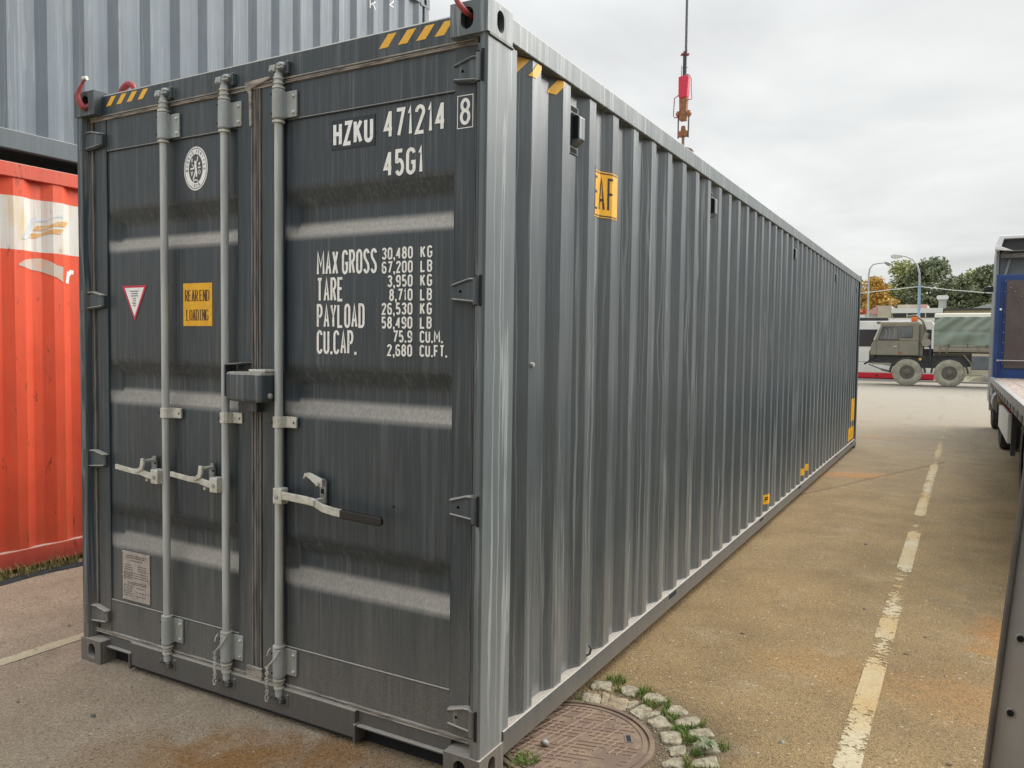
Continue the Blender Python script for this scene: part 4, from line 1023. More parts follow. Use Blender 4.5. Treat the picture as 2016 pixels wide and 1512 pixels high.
# ------------------------------------------------------------------ stacked containers on the left
def side_container(name, label, z0, y0, X, m_wall, m_rail, phase, far=5.60):
    t_ = thing(name, label, 'shipping container', (X - WD / 2, (y0 + far) / 2, z0))
    H_ = 2.885
    P = corr_profile(y0 + .2, y0 + phase, 21, lasty=None)
    P = [p_ for p_ in P if p_[0] < far - .10] + [(far - .10, -.036)]
    o = wall_mesh(P, X - .010, z0 + .158, z0 + H_ - .095).build('side_wall', m_wall, t_, recalc=False)
    q = MB(); q.box(X - .06, X, y0 + .17, far - .178, z0 + H_ - .105, z0 + H_ - .006); q.build('top_rail', m_rail, t_, bevel=.004)
    q = MB(); q.box(X - .06, X, y0 + .17, far - .178, z0 + .035, z0 + .165); q.build('bottom_rail', m_rail, t_, bevel=.004)
    q = MB(); q.box(X - .10, X - .004, far - .10, far - .008, z0 + .118, z0 + H_ - .118); q.build('corner_post', m_rail, t_, bevel=.006)
    q = MB(); q.box(X - .10, X - .004, y0 + .008, y0 + .2, z0 + .118, z0 + H_ - .118); q.build('corner_post', m_rail, t_, bevel=.006)
    for zz in (z0, z0 + H_ - .118):
        casting(-1, -1, X, far, zz, t_, m_rail); casting(-1, 1, X, y0, zz, t_, m_rail)
    q = MB(); q.box(X - WD, X - .05, y0 + .05, far - .05, z0 + H_ - .05, z0 + H_ - .012); q.build('roof', m_wall, t_)
    q = MB(); q.box(X - WD, X - .06, y0 + .05, far - .05, z0 + .10, z0 + .15); q.build('floor', m_rail, t_)
    for yy in (y0 + .05, far - .05 - .03):
        q = MB(); q.box(X - WD + .02, X - .08, yy, yy + .03, z0 + .15, z0 + H_ - .05); q.build('end_wall', m_wall, t_)
    q = MB(); q.box(X - WD, X - WD + .03, y0 + .05, far - .05, z0 + .15, z0 + H_ - .05); q.build('side_wall', m_wall, t_)
    return t_, o, P
XL = -4.25
RC, RW, RP = side_container('shipping_container', 'weathered orange red container with a faded white band, standing on the ground at the left', 0, -.46, XL, M['red'], M['red_rail'], .316)
UC, UW, UP = side_container('shipping_container', 'pale blue grey container stacked on top of the orange red one', 2.935, -.46, XL, M['upper'], M['upper_rail'], .291)
q = MB()
for i, chh in enumerate('HZK'): cl_, _ = text_quads(chh, 4.515, 5.42 - i * .125 + .16, .095, .075, 0, .013); side_decal(q, UP, XL - .01, [(l, [(p_.x, p_.y) for p_ in qq]) for l, qq in cl_])
cl_, _ = text_quads('2', 4.83, 5.475, .10, .085, 0, .014); side_decal(q, UP, XL - .01, [(l, [(p_.x, p_.y) for p_ in qq]) for l, qq in cl_])
q.build('lettering', M['white'], UW, recalc=False)
# faded logo waves, smears and the letters left on the orange container
def wave(zb, y0, y1, th, amp, sh):
    out = []; n = 14
    for i in range(n):
        a, b = i / n, (i + 1) / n
        f = lambda u: zb + amp * (math.tanh((u - .45) * 6) + 1) * .5
        ya, yb = y0 + (y1 - y0) * a, y0 + (y1 - y0) * b
        out.append((0, [(ya, f(a)), (yb, f(b)), (yb + sh, f(b) + th), (ya + sh, f(a) + th)]))
    return out
q = MB(); side_decal(q, RP, XL - .01, wave(2.375, .80, 1.02, .038, .05, .03) + wave(2.432, .84, 1.06, .040, .05, .03)); q.build('faded_logo', mat('faded_orange', (.66, .36, .13), .7, 0, (.70, .58, .42), 25, lo=.45, hi=.7), RW, recalc=False)
q = MB(); side_decal(q, RP, XL - .01, wave(2.497, .86, 1.05, .018, .05, .02)); side_decal(q, RP, XL - .01, [(0, [(.745, 2.36), (.79, 2.36), (.86, 2.52), (.835, 2.52)])]); q.build('faded_logo', mat('faded_blue', (.52, .60, .68), .7, 0, (.68, .67, .64), 25, lo=.42, hi=.65), RW, recalc=False)
q = MB()
cells = [(0, [(.72, 2.185), (.76, 2.215), (.76, 2.165), (.72, 2.175)])]
zt = [2.215, 2.228, 2.235, 2.24, 2.225, 2.20, 2.19]; zb_ = [2.165, 2.155, 2.150, 2.145, 2.125, 2.11, 2.08]
for i in range(6): a = .76 + i * .046; cells.append((0, [(a, zb_[i]), (a + .046, zb_[i + 1]), (a + .046, zt[i + 1]), (a, zt[i])]))
side_decal(q, RP, XL - .01, cells); q.build('paint_smear', mat('overpaint_smear', (.56, .50, .42), .8, 0, (.66, .42, .30), 18), RW, recalc=False)
q = MB(); cl_, _ = text_quads('r', 1.055, 2.06, .17, .085, 0, .03, shear=.15); side_decal(q, RP, XL - .01, [(l, [(p_.x, p_.y) for p_ in qq]) for l, qq in cl_]); q.build('lettering', M['white'], RW, recalc=False)
# black strip and dead grass along the foot of the orange container
def curve_box(mb, pts, w_, h_):
    for a, b in zip(pts, pts[1:]):
        a = Vector(a); b = Vector(b); d_ = (b - a).normalized(); n_ = Vector((-d_.y, d_.x)) * w_
        mb.add([(a.x - n_.x, a.y - n_.y, .002), (b.x - n_.x, b.y - n_.y, .002), (b.x + n_.x, b.y + n_.y, .002), (a.x + n_.x, a.y + n_.y, .002),
                (a.x - n_.x * .6, a.y - n_.y * .6, h_), (b.x - n_.x * .6, b.y - n_.y * .6, h_), (b.x + n_.x * .6, b.y + n_.y * .6, h_), (a.x + n_.x * .6, a.y + n_.y * .6, h_)],
               [(0, 1, 5, 4), (1, 2, 6, 5), (2, 3, 7, 6), (3, 0, 4, 7), (4, 5, 6, 7)])
mb = MB(); curve_box(mb, [(-4.10 + .02 * math.sin(i * 1.3), -.6 + i * .16) for i in range(18)], .03, .022)
tag(mb.build('rubber_strip', M['rubber'], smooth=60), 'black rubber strip lying along the foot of the orange container', 'rubber strip')
AVOID = []
def inside(x, y, poly):
    c_ = False
    for (x0, y0), (x1, y1) in zip(poly, poly[1:] + poly[:1]):
        if (y0 > y) != (y1 > y) and x < (x1 - x0) * (y - y0) / (y1 - y0) + x0: c_ = not c_
    return c_
def blades(name, m, spots, label, cat, seed, h=(.03, .07), dens=60, wid=.0018):
    rnd = random.Random(seed); mb = MB()
    for x, y, r, k in spots:
        for i in range(int(dens * k)):
            a = rnd.uniform(0, 6.28); rr = r * math.sqrt(rnd.random()); bx, by = x + rr * math.cos(a), y + rr * math.sin(a)
            hh = rnd.uniform(*h)
            if any(inside(bx, by, p_) for p_ in AVOID): continue
            la = rnd.uniform(0, 6.28); ln = hh * rnd.uniform(.2, .9); w_ = wid * rnd.uniform(.7, 1.4)
            px, py = -math.sin(la) * w_, math.cos(la) * w_; dx, dy = math.cos(la) * ln, math.sin(la) * ln
            mb.add([(bx - px, by - py, 0), (bx + px, by + py, 0), (bx + dx * .4 + px * .8, by + dy * .4 + py * .8, hh * .65), (bx + dx * .4 - px * .8, by + dy * .4 - py * .8, hh * .65), (bx + dx, by + dy, hh)], [(0, 1, 2, 3), (3, 2, 4)])
    o = mb.build(name, m, recalc=False); kind(o, 'stuff'); tag(o, label, cat); return o
blades('dry_grass', M['drygrass'], [(-4.16 + .03 * math.sin(i * 2.1), .2 + .065 * i, .07, .5 + .5 * math.sin(i * 1.7) ** 2) for i in range(22)], 'dry yellowish grass along the foot of the orange container', 'grass', 5, (.03, .10), 70, .0022)


# ------------------------------------------------------------------ manhole and cobbles
MH = thing('manhole_cover', 'round rusty brown manhole cover with cross hatched tread beside the container rail', 'manhole cover', (.12, .545, 0))
mx_, my_ = .12, .545
q = MB(); q.lathe([(.300, -.02), (.300, .010), (.318, .010), (.321, .004), (.327, .004), (.330, .012), (.350, .012), (.353, -.02)], (mx_, my_, 0), 'z', 64)
q.f = [f for f in q.f if len(f) == 4]; q.mi = [0] * len(q.f)
q.build('frame_ring', M['iron'], MH, smooth=40)
q = MB(); q.cyl((mx_, my_, -.02), (mx_, my_, .0075), .312, n=64); cv = q.build('cover', M['iron'], MH, smooth=40)
q = MB(); rnd_t = random.Random(21)
for fam in (0, 1):
    an = R(14 + 62 * fam); ux, uy = math.cos(an), math.sin(an); n_ = Vector((-uy, ux)); u_ = Vector((ux, uy)); mc_ = Vector((mx_, my_))
    for i in range(-10, 11):
        o_ = i * .029 + .012
        if abs(o_) > .285: continue
        half = math.sqrt(.288 ** 2 - o_ ** 2); k = -half
        while k < half:
            e = min(k + rnd_t.uniform(.03, .09), half); mid = mc_ + n_ * o_ + u_ * (k + e) / 2
            worn = rnd_t.random() < .22 or (mid.x > .22 and mid.y < .52 and rnd_t.random() < .6)
            if not worn and not (abs(mid.x - .335) < .05 and abs(mid.y - .66) < .05):
                a = mc_ + n_ * o_ + u_ * k; b = mc_ + n_ * o_ + u_ * e; w0, w1 = n_ * .0032, n_ * .0012
                z1_ = .0108 + .0004 * fam
                q.add([(*(a - w0), .0072), (*(b - w0), .0072), (*(b + w0), .0072), (*(a + w0), .0072), (*(a - w1), z1_), (*(b - w1), z1_), (*(b + w1), z1_), (*(a + w1), z1_)], [(0, 1, 5, 4), (1, 2, 6, 5), (2, 3, 7, 6), (3, 0, 4, 7), (4, 5, 6, 7)])
            k = e
q.build('tread', mat('tread_iron', (.30, .20, .135), .8, 0, (.19, .125, .09), 14), cv)
q = MB(); an = R(-62); ux, uy = math.cos(an), math.sin(an); cxx, cyy = .335, .66
def rot(px, py): return (cxx + ux * px - uy * py, cyy + uy * px + ux * py)
q.prism([rot(-.033, -.016), rot(.033, -.016), rot(.033, .016), rot(-.033, .016)], 'z', .005, .0095); q.build('lifting_slot', mat('slot_plate', (.15, .125, .115), .6), cv)
q = MB(); q.prism([rot(-.026, -.009), rot(.026, -.009), rot(.026, .009), rot(-.026, .009)], 'z', .006, .0105); q.build('slot_hole', M['hole'], cv)
ST = {"a": [(-0.031, 1.127), (0.054, 1.162), (0.084, 1.06), (-0.009, 1.039)], "b": [(0.112, 1.113), (0.143, 1.171), (0.206, 1.153), (0.207, 1.068), (0.158, 1.053)],
"c": [(0.25, 1.125), (0.299, 1.147), (0.367, 1.096), (0.31, 1.047), (0.248, 1.062)], "d": [(0.386, 1.064), (0.427, 1.081), (0.483, 1.029), (0.433, 0.972), (0.395, 0.984)],
"e": [(0.45, 0.92), (0.503, 1.0), (0.528, 1.008), (0.563, 0.962), (0.527, 0.901), (0.478, 0.884)], "f": [(0.528, 0.863), (0.599, 0.931), (0.646, 0.872), (0.572, 0.821), (0.545, 0.823)],
"g": [(0.578, 0.776), (0.652, 0.832), (0.697, 0.759), (0.639, 0.713), (0.596, 0.722)], "h": [(0.617, 0.628), (0.689, 0.715), (0.726, 0.629), (0.633, 0.583)],
"i": [(-0.008, 0.973), (0.063, 0.996), (0.103, 0.886), (0.019, 0.886), (-0.002, 0.918)], "j": [(0.06, 1.033), (0.101, 1.019), (0.133, 0.904), (0.104, 0.893)],
"k": [(0.103, 1.02), (0.204, 1.013), (0.221, 0.907), (0.14, 0.879)], "l": [(0.208, 1.001), (0.245, 1.03), (0.251, 0.997), (0.224, 0.915)],
"m": [(0.267, 1.01), (0.333, 0.974), (0.314, 0.859), (0.244, 0.899)], "n": [(0.337, 0.97), (0.368, 0.981), (0.373, 0.949), (0.329, 0.888)],
"o": [(0.384, 0.949), (0.457, 0.872), (0.397, 0.816), (0.343, 0.856)], "p": [(0.429, 0.785), (0.499, 0.835), (0.533, 0.767), (0.532, 0.731), (0.468, 0.71)],
"q": [(0.504, 0.673), (0.551, 0.736), (0.567, 0.716), (0.574, 0.663), (0.531, 0.621)], "r": [(0.518, 0.547), (0.543, 0.6), (0.574, 0.63), (0.594, 0.598), (0.601, 0.559), (0.538, 0.526)],
"s": [(.505, .46), (.56, .50), (.60, .47), (.58, .41), (.52, .40)], "t": [(.62, .54), (.69, .56), (.72, .48), (.65, .44)]}
AVOID.extend(ST.values())
SL = {'a': 'outer row granite sett nearest the container rail', 'b': 'outer row sett, second from the container rail', 'c': 'outer row sett, third from the container rail', 'd': 'outer row sett, fourth from the container rail',
 'e': 'long outer row sett, fifth from the container rail', 'f': 'outer row sett, sixth from the container rail', 'g': 'outer row sett under the leafy weed', 'h': 'squarish outer row sett just below the leafy weed',
 'i': 'inner row granite sett nearest the container rail', 'j': 'narrow brownish sett in the inner row', 'k': 'large tan sett in the inner row beside the narrow one', 'l': 'small low sett wedged in the inner row past the large tan one',
 'm': 'big pale diamond shaped sett in the inner row', 'n': 'thin sliver of stone between two big inner row setts', 'o': 'pale sett in the inner row at the right edge of the manhole', 'p': 'grey rectangular sett level with the manhole slot',
 'q': 'rounded whitish sett left of the leafy weed', 'r': 'flat oval sett at the bottom end of the inner row', 's': 'inner row sett cut by the lower picture edge', 't': 'outer row sett cut by the lower picture edge'}
rnd = random.Random(11)
for k, poly in ST.items():
    cx_ = sum(p_[0] for p_ in poly) / len(poly); cy_ = sum(p_[1] for p_ in poly) / len(poly)
    # dense rounded outline
    n = len(poly); dense = []
    for i in range(n):
        a, b = poly[i], poly[(i + 1) % n]
        for u in (.12, .37, .63, .88): dense.append((a[0] + (b[0] - a[0]) * u + rnd.uniform(-.002, .002), a[1] + (b[1] - a[1]) * u + rnd.uniform(-.002, .002)))
    hz = rnd.uniform(.007, .011); mb = MB(); m_ = len(dense)
    lay = [(1.08, -.01), (1.06, hz * .5), (1.0, hz * .9), (.82, hz * 1.05), (.4, hz * 1.12)]; vs = []
    for s, z in lay: vs += [(cx_ + (x - cx_) * s, cy_ + (y - cy_) * s, z + (rnd.uniform(-.0022, .0022) if z > 0 else 0)) for x, y in dense]
    fs = [(i * m_ + j, i * m_ + (j + 1) % m_, (i + 1) * m_ + (j + 1) % m_, (i + 1) * m_ + j) for i in range(len(lay) - 1) for j in range(m_)]
    vs.append((cx_, cy_, hz * 1.1)); fs += [((len(lay) - 1) * m_ + j, (len(lay) - 1) * m_ + (j + 1) % m_, len(vs) - 1) for j in range(m_)]
    mb.add(vs, fs)
    tint = M['granite'] if k not in 'jk' else M.setdefault('granite_tan', mat('granite_tan', (.30, .235, .145), .85, 0, (.17, .125, .075), 20, bump=.9, bscale=60))
    o = mb.build('cobblestone', tint, smooth=50); tag(o, SL[k], 'cobblestone', 'granite setts around the manhole')
blades('grass', M['grass'], [(.026, .897, .04, 1), (.067, 1.19, .05, 1.6), (.209, 1.10, .05, 1.2), (.235, 1.14, .05, .8), (.329, 1.08, .05, 1.4), (.30, 1.02, .04, 1.), (.412, .99, .045, 1.4), (.40, 1.03, .03, .8), (.521, .868, .045, 1.6), (.49, .84, .03, .8), (.549, .80, .035, 1.2), (.55, .95, .03, .8),
                             (.049, .29, .05, 1.8), (.03, .25, .05, 1.2), (.683, .60, .06, 1.6), (.605, .594, .04, 1.2), (.62, .70, .03, .8), (.696, .80, .03, .6), (.022, 1.075, .035, .9), (.59, .86, .03, .8), (.45, .93, .03, .7), (.57, .77, .03, .5), (.13, 1.09, .03, .6)],
       'short green grass growing between the granite setts', 'grass', 9, (.012, .036), 130, .0014)
# small stones scattered in the soil (uncountable)
mb = MB(); rnd = random.Random(4)
def stone(mb, x, y, r, rnd):
    n = 7; vs = []
    for s, z in ((1, 0), (.8, r * .6), (.3, r * .9)): vs += [(x + math.cos(6.283 * i / n) * r * s * rnd.uniform(.8, 1.2), y + math.sin(6.283 * i / n) * r * s * rnd.uniform(.7, 1.1), z) for i in range(n)]
    mb.add(vs, [(l * n + i, l * n + (i + 1) % n, (l + 1) * n + (i + 1) % n, (l + 1) * n + i) for l in (0, 1) for i in range(n)] + [tuple(range(2 * n, 3 * n))])
for i in range(900):
    a = rnd.uniform(-.6, 2.3); rr = rnd.uniform(.36, .62); stone(mb, .12 + rr * math.cos(a), .545 + rr * math.sin(a), rnd.uniform(.0015, .006), rnd)
for i in range(900):
    stone(mb, rnd.uniform(-.02, 1.9), rnd.uniform(-.2, 5), rnd.uniform(.0012, .0042), rnd)
for i in range(500):
    stone(mb, rnd.uniform(-4, -.1), rnd.uniform(-1.2, .0), rnd.uniform(.0012, .004), rnd)
o = mb.build('gravel', mat('gravel_stones', (.34, .29, .21), .9, 0, (.17, .14, .10), 30)); kind(o, 'stuff'); tag(o, 'loose grit scattered over the asphalt and round the manhole', 'gravel')
# pebble and leaf litter
mb = MB(); r_s = random.Random(2)
vs = []; n = 12
for s, z in ((.7, .002), (1, .008), (.9, .016), (.45, .022)): vs += [(.057 + math.cos(6.283 * i / n) * .019 * s, .427 + math.sin(6.283 * i / n) * .015 * s, .009 + z) for i in range(n)]
mb.add(vs, [(l * n + i, l * n + (i + 1) % n, (l + 1) * n + (i + 1) % n, (l + 1) * n + i) for l in range(3) for i in range(n)] + [tuple(range(3 * n, 4 * n))])
tag(mb.build('pebble', M['pebble'], smooth=60), 'grey white pebble lying on the rusty manhole cover', 'pebble')
for x, y, r, lb_ in ((-1.78, -.36, .013, 'small dark stone on the grey tarmac in front of the left door'), (1.02, 3.05, .010, 'dark crumb beside the worn lane line'), (.9, .98, .012, 'pale pebble near the lower end of the lane line'), (.85, 4.9, .014, 'dark clod left of the lane line')):
    mb = MB(); stone(mb, x, y, r, r_s); tag(mb.build('pebble', M['pebble'] if r == .012 else M['steel'], smooth=50), lb_, 'pebble')
# fallen leaves
lf = [(-2.95, .25), (-2.2, -.45), (1.38, 2.7), (.2, 3.6), (.62, 6.1), (.9, 7.3), (-.1, -.8), (.45, 2.2), (1.52, 1.15), (1.3, 2.35)]
LFL = ['beside the bay line left of the container', 'in front of the left door casting', 'right of the worn lane line, nearest its middle', 'against the foot of the long container rail', 'halfway between container and lane line, by the first gap', 'left of the lane line near the second gap',
       'on the rust stained tarmac before the doors', 'alone on the lane below the lashing hook', 'between the lane line and the steel edge plate', 'just right of the lane line above its yellow stretch']
for i, (x, y) in enumerate(lf):
    a = r_s.uniform(0, 6.28); s = r_s.uniform(.012, .022); mb = MB()
    pts = [(-1, 0, 0), (-.4, .5, .25), (.3, .45, .3), (1, 0, .1), (.3, -.45, .05), (-.4, -.5, .1)]
    mb.poly([(x + s * (u * math.cos(a) - v * math.sin(a)), y + s * (u * math.sin(a) + v * math.cos(a)), .004 + s * w_) for u, v, w_ in pts])
    o = mb.build('fallen_leaf', M.setdefault('deadleaf', mat('dead_leaf', (.12, .075, .035), .8, 0, (.22, .15, .07), 30)), recalc=False)
    tag(o, 'small brown fallen leaf ' + LFL[i], 'leaf', 'fallen leaves on the asphalt')
# weed rosette
WP = thing('weed', 'leafy grey green rosette weed growing on a sett in the outer row', 'weed', (.640, .742, .02))
mb = MB(); rw = random.Random(8)
for i in range(15):
    a = i * 2.4; l = rw.uniform(.035, .062); w_ = l * .17; base = Vector((.640, .742, .024)); d_ = Vector((math.cos(a), math.sin(a), 0)); s_n = Vector((-d_.y, d_.x, 0))
    pr = [(0, .25, 0), (.35, .8, .45), (.7, 1, .5), (1., .15, .2)]; vs = []
    for u, wf, z in pr: c0 = base + d_ * l * u + Vector((0, 0, z * l * .55)); vs += [c0 - s_n * w_ * wf, c0 + Vector((0, 0, -.002)), c0 + s_n * w_ * wf]
    mb.add(vs, [(k * 3 + j, k * 3 + j + 1, (k + 1) * 3 + j + 1, (k + 1) * 3 + j) for k in range(3) for j in range(2)])
mb.build('leaves', M['leaf'], WP, recalc=False, smooth=70)
mb = MB(); mb.cyl((.640, .742, .005), (.640, .742, .028), .004, n=6); mb.tube([(.640, .742, .02), (.66, .76, .05), (.70, .79, .075)], .0013, 5); mb.build('stem', M['leaf'], WP)

# ------------------------------------------------------------------ steel ramp at the right edge, with an added unseen trailer
RT = thing('plate_and_added_trailer', 'leaning steel edge plate with bright lashing holes at the right picture edge, plus an added unseen trailer body', 'trailer', (3.0, -3.4, 0))
q = MB(); q.box(1.82, 4.30, -8.5, -.6, .95, 3.75); q.build('body', mat('added_trailer_body', (.04, .045, .052), .55, 0, (.06, .06, .062), 2), RT, bevel=.02)  # body, chassis and wheels are unseen, put in to shade the rib slopes
q = MB(); q.box(1.95, 4.2, -8.4, .25, .70, .94); q.build('chassis', M['army_dark'], RT)
for yw in (-6.2, -4.9, -1.2):
    q = MB(); q.lathe([(.25, 0), (.43, 0), (.48, .05), (.48, .30), (.25, .30)], (1.9, yw, .48), 'x', 28); w_ = q.build('wheel', M['tyre'], None, smooth=35); w_.parent = RT; w_.matrix_parent_inverse = parent_inv(RT)
RA, RB = Vector((1.5905, .30, .10)), Vector((1.695, .30, 1.50))     # leaning left edge
def rp(u, z, y): # u metres right of the leaning edge
    k = (z - RA.z) / (RB.z - RA.z); return (RA.x + (RB.x - RA.x) * k + u, y, z)
mb = MB(); ys = (.26, .305)
mb.add([rp(u, z, y + .10 * u) for z in (.10, 1.50) for u in (0, .55) for y in ys], [(0, 2, 3, 1), (4, 5, 7, 6), (0, 1, 5, 4), (2, 6, 7, 3), (0, 4, 6, 2), (1, 3, 7, 5)])
mb.build('ramp_plate', M['ramp'], RT, bevel=.006)
mb = MB(); mb.add([rp(u, z, y) for z in (.10, 1.50) for u in (-.012, -.001) for y in (.235, .30)], [(0, 2, 3, 1), (4, 5, 7, 6), (0, 1, 5, 4), (2, 6, 7, 3), (0, 4, 6, 2), (1, 3, 7, 5)]); mb.build('edge_flange', M['ramp_edge'], RT, bevel=.003)
for i, z in enumerate((.38, .605, .83, 1.055, 1.28)):
    cx_, _, _ = rp(.036, z, 0); cy_ = .26 + .1 * .036
    mb = MB(); sq = [(.013, .006), (.006, .013), (-.006, .013), (-.013, .006), (-.013, -.006), (-.006, -.013), (.006, -.013), (.013, -.006)]
    mb.prism([(cx_ + a, z + b * 1.1) for a, b in sq], 'y', cy_ - .003, cy_ + .004); lh = mb.build('lashing_ring', M['chrome'], RT, bevel=.001)
    mb = MB(); mb.prism([(cx_ + a * .68, z + b * .72) for a, b in sq], 'y', cy_ - .0042, cy_ + .002); mb.build('ring_hole', M['hole'], lh)
mb = MB(); mb.box(1.58, 2.16, .30, .36, .0, .10); mb.build('ramp_foot', M['ramp_edge'], RT)

# ------------------------------------------------------------------ flatbed truck on the right
FT = thing('flatbed_truck', 'flatbed truck with weathered plank deck and a blue headboard, parked along the right side', 'truck', (3.2, 10, 0))
mb = MB(); mb.box(2.06, 4.44, 4.2, 14.85, 1.10, 1.165)
mb.build('deck', M['wood'], FT)
mb = MB()
for i in range(12): x = 2.06 + i * .2; mb.box(x + .004, x + .196, 4.2, 14.84, 1.166, 1.176)
mb.build('deck_planks', M['wood'], FT)
mb = MB(); mb.box(2.0, 2.058, 4.2, 14.9, 1.02, 1.19); mb.build('side_rail', M['alu'], FT, bevel=.006)
mb = MB(); 
for i in range(16): y = 4.6 + i * .64; mb.box(1.99, 2.002, y, y + .30, 1.035, 1.10)
build_each(mb, 'stake_pocket', M['ramp_edge'], FT)
mb = MB(); mb.box(2.25, 2.5, 4.3, 17.8, .78, 1.1); mb.box(3.9, 4.1, 4.3, 17.8, .78, 1.1)
for y in (6, 9, 12, 14.5): mb.box(2.1, 4.3, y, y + .1, .9, 1.1)
mb.build('chassis', M['army_dark'], FT)
HB = MB(); HB.box(2.03, 4.48, 14.92, 14.99, 1.05, 3.09); hb = HB.build('headboard', M['blue'], FT, bevel=.01)
q = MB(); q.box(2.20, 4.30, 14.895, 14.922, 1.36, 2.98); q.build('board_panel', M['board'], hb)
q = MB()
for i in range(9): z = 1.45 + i * .19; q.lathe([(.012, 0), (.009, -.01), (.003, -.012)], (2.175, 14.92, z), 'y', 8)
for x in (2.26, 2.34, 2.44): q.lathe([(.014, 0), (.010, -.01), (.003, -.012)], (x, 14.895, 2.85 - (x - 2.26)), 'y', 8)
build_each(q, 'bolt', M['zinc_dark'], hb)
q = MB(); q.box(2.03, 2.10, 14.86, 14.92, 1.05, 3.09); q.box(2.155, 2.165, 14.90, 14.92, 1.3, 3.0); q.build('headboard_post', M['blue'], hb, bevel=.01)
q = MB(); q.cyl((2.10, 14.84, 1.50), (4.3, 14.84, 1.50), .012, n=8); q.cyl((2.10, 14.82, 1.5), (2.10, 14.88, 1.5), .022, n=10); q.build('tie_rod', mat('tie_rod_steel', (.42, .38, .35), .5, .5), hb)
q = MB(); q.box(2.10, 2.135, 14.852, 14.859, 2.43, 2.465); q.build('small_sticker', M['white'], hb)
# wheels
def truck_wheel(x, y, r, w_, name='wheel', mt=None, mr=None, side=-1):
    mt = mt or M['tyre']; mr = mr or M['alu']
    q = MB(); q.lathe([(r * .58, 0), (r * .80, -.01), (r * .95, .01), (r, .05), (r, w_ - .05), (r * .95, w_ - .01), (r * .58, w_)], (x, y, r), 'x', 32); q.f = [f for f in q.f if len(f) == 4]; q.mi = [0] * len(q.f)
    wl_ = q.build(name, mt, None, smooth=35)
    q = MB(); q.lathe([(r * .59, .04), (r * .56, .02), (r * .50, .06), (r * .30, .08), (r * .26, .02), (r * .16, .01)], (x, y, r), 'x', 24)
    for i in range(8): a = i * math.pi / 4; q.cyl((x + .03, y + r * .38 * math.cos(a), r + r * .38 * math.sin(a)), (x + .08, y + r * .38 * math.cos(a), r + r * .38 * math.sin(a)), .02, n=6)
    rim = q.build('rim', mr, wl_, smooth=35)
    return wl_
def set_parent(o, p_): o.parent = p_; o.matrix_parent_inverse = parent_inv(p_)
for y in (6.2, 7.75, 13.55, 17.6):
    w1 = truck_wheel(2.13, y, .50, .30); set_parent(w1, FT)
q = MB(); q.box(2.06, 2.10, 9.6, 12.3, .48, .86); q.build('side_guard', M['alu_light'], FT, bevel=.01)
q = MB(); q.box(2.07, 2.12, 12.62, 12.70, .40, 1.0); q.box(2.07, 2.12, 8.9, 9.0, .4, 1.0); build_each(q, 'guard_post', M['army_dark'], FT)
for yc in (13.55,):
    q = MB(); pts = [(yc + .60 * math.cos(R(a)), .5 + .60 * math.sin(R(a))) for a in range(-5, 190, 12)] + [(yc + .57 * math.cos(R(a)), .5 + .57 * math.sin(R(a))) for a in range(187, -6, -12)]
    q.prism(pts, 'x', 2.10, 2.45); q.build('mudguard', M['army_dark'], FT)
q = MB(); q.tube([(2.10, 16.9, .45), (2.08, 16.75, .85), (2.08, 16.3, 1.0), (2.12, 15.9, .9), (2.14, 15.8, .55)], .05, 8); q.build('mudguard', M['alu'], FT, smooth=60)
q = MB(); q.cyl((2.3, 14.75, .72), (2.3, 15.6, .72), .26, n=20); q.build('fuel_tank', M['alu'], FT, smooth=40)
q = MB(); q.box(2.12, 2.35, 12.72, 12.80, .62, .86); q.build('tail_light', M['tail'], FT, bevel=.01)
q = MB(); q.box(2.10, 2.40, 11.9, 12.05, .95, 1.02); q.prism([(11.6, .86), (12.1, 1.0), (12.1, 1.04), (11.6, .92)], 'x', 2.02, 2.12); q.build('wooden_chock', mat('chock_wood', (.26, .16, .09), .8), FT)
# cab
q = MB(); q.prism([(15.55, .75), (15.55, 3.72), (15.85, 3.86), (17.4, 3.72), (18.1, 2.6), (18.2, 1.5), (18.2, .55), (16.9, .55), (16.9, .75)], 'x', 2.05, 4.45); cb = q.build('cab', M['cabdark'], FT, bevel=.05)
q = MB(); q.prism([(2.00, 3.58), (2.02, 3.74), (2.07, 3.86), (4.43, 3.86), (4.50, 3.58), (4.42, 3.58), (4.36, 3.80), (2.14, 3.80), (2.08, 3.58)], 'y', 15.3, 15.56); q.build('roof_fairing', M['cabwhite'], cb, bevel=.01)
q = MB(); q.box(2.10, 4.40, 15.45, 15.55, 3.58, 3.80); q.build('fairing_shadow_board', mat('fairing_back', (.045, .05, .06), .5), cb)
q = MB(); q.prism([(1.995, 3.60), (2.0, 3.66), (2.10, 3.65), (2.30, 3.56), (2.14, 3.575)], 'y', 15.25, 15.34); q.build('deflector', M['cabwhite'], cb, bevel=.005)
q = MB(); q.tube([(2.10, 15.38, 3.49), (2.16, 15.36, 3.54), (2.26, 15.34, 3.565), (4.2, 15.34, 3.57)], .018, 8); q.box(2.1, 4.2, 15.36, 15.45, 3.44, 3.52); q.build('grab_rail', M['steel'], cb)
q = MB(); q.box(2.03, 2.08, 15.5, 15.62, 1.0, 3.6)
q.add([(2.16, 15.50, 3.10), (2.20, 15.50, 3.10), (2.28, 15.50, 3.44), (2.24, 15.50, 3.44), (2.16, 15.56, 3.10), (2.20, 15.56, 3.10), (2.28, 15.56, 3.44), (2.24, 15.56, 3.44)], [(0, 1, 2, 3), (4, 7, 6, 5), (0, 3, 7, 4), (1, 5, 6, 2), (3, 2, 6, 7), (0, 4, 5, 1)])
q.build('cab_strut', mat('strut_grey', (.24, .26, .27), .4), cb)
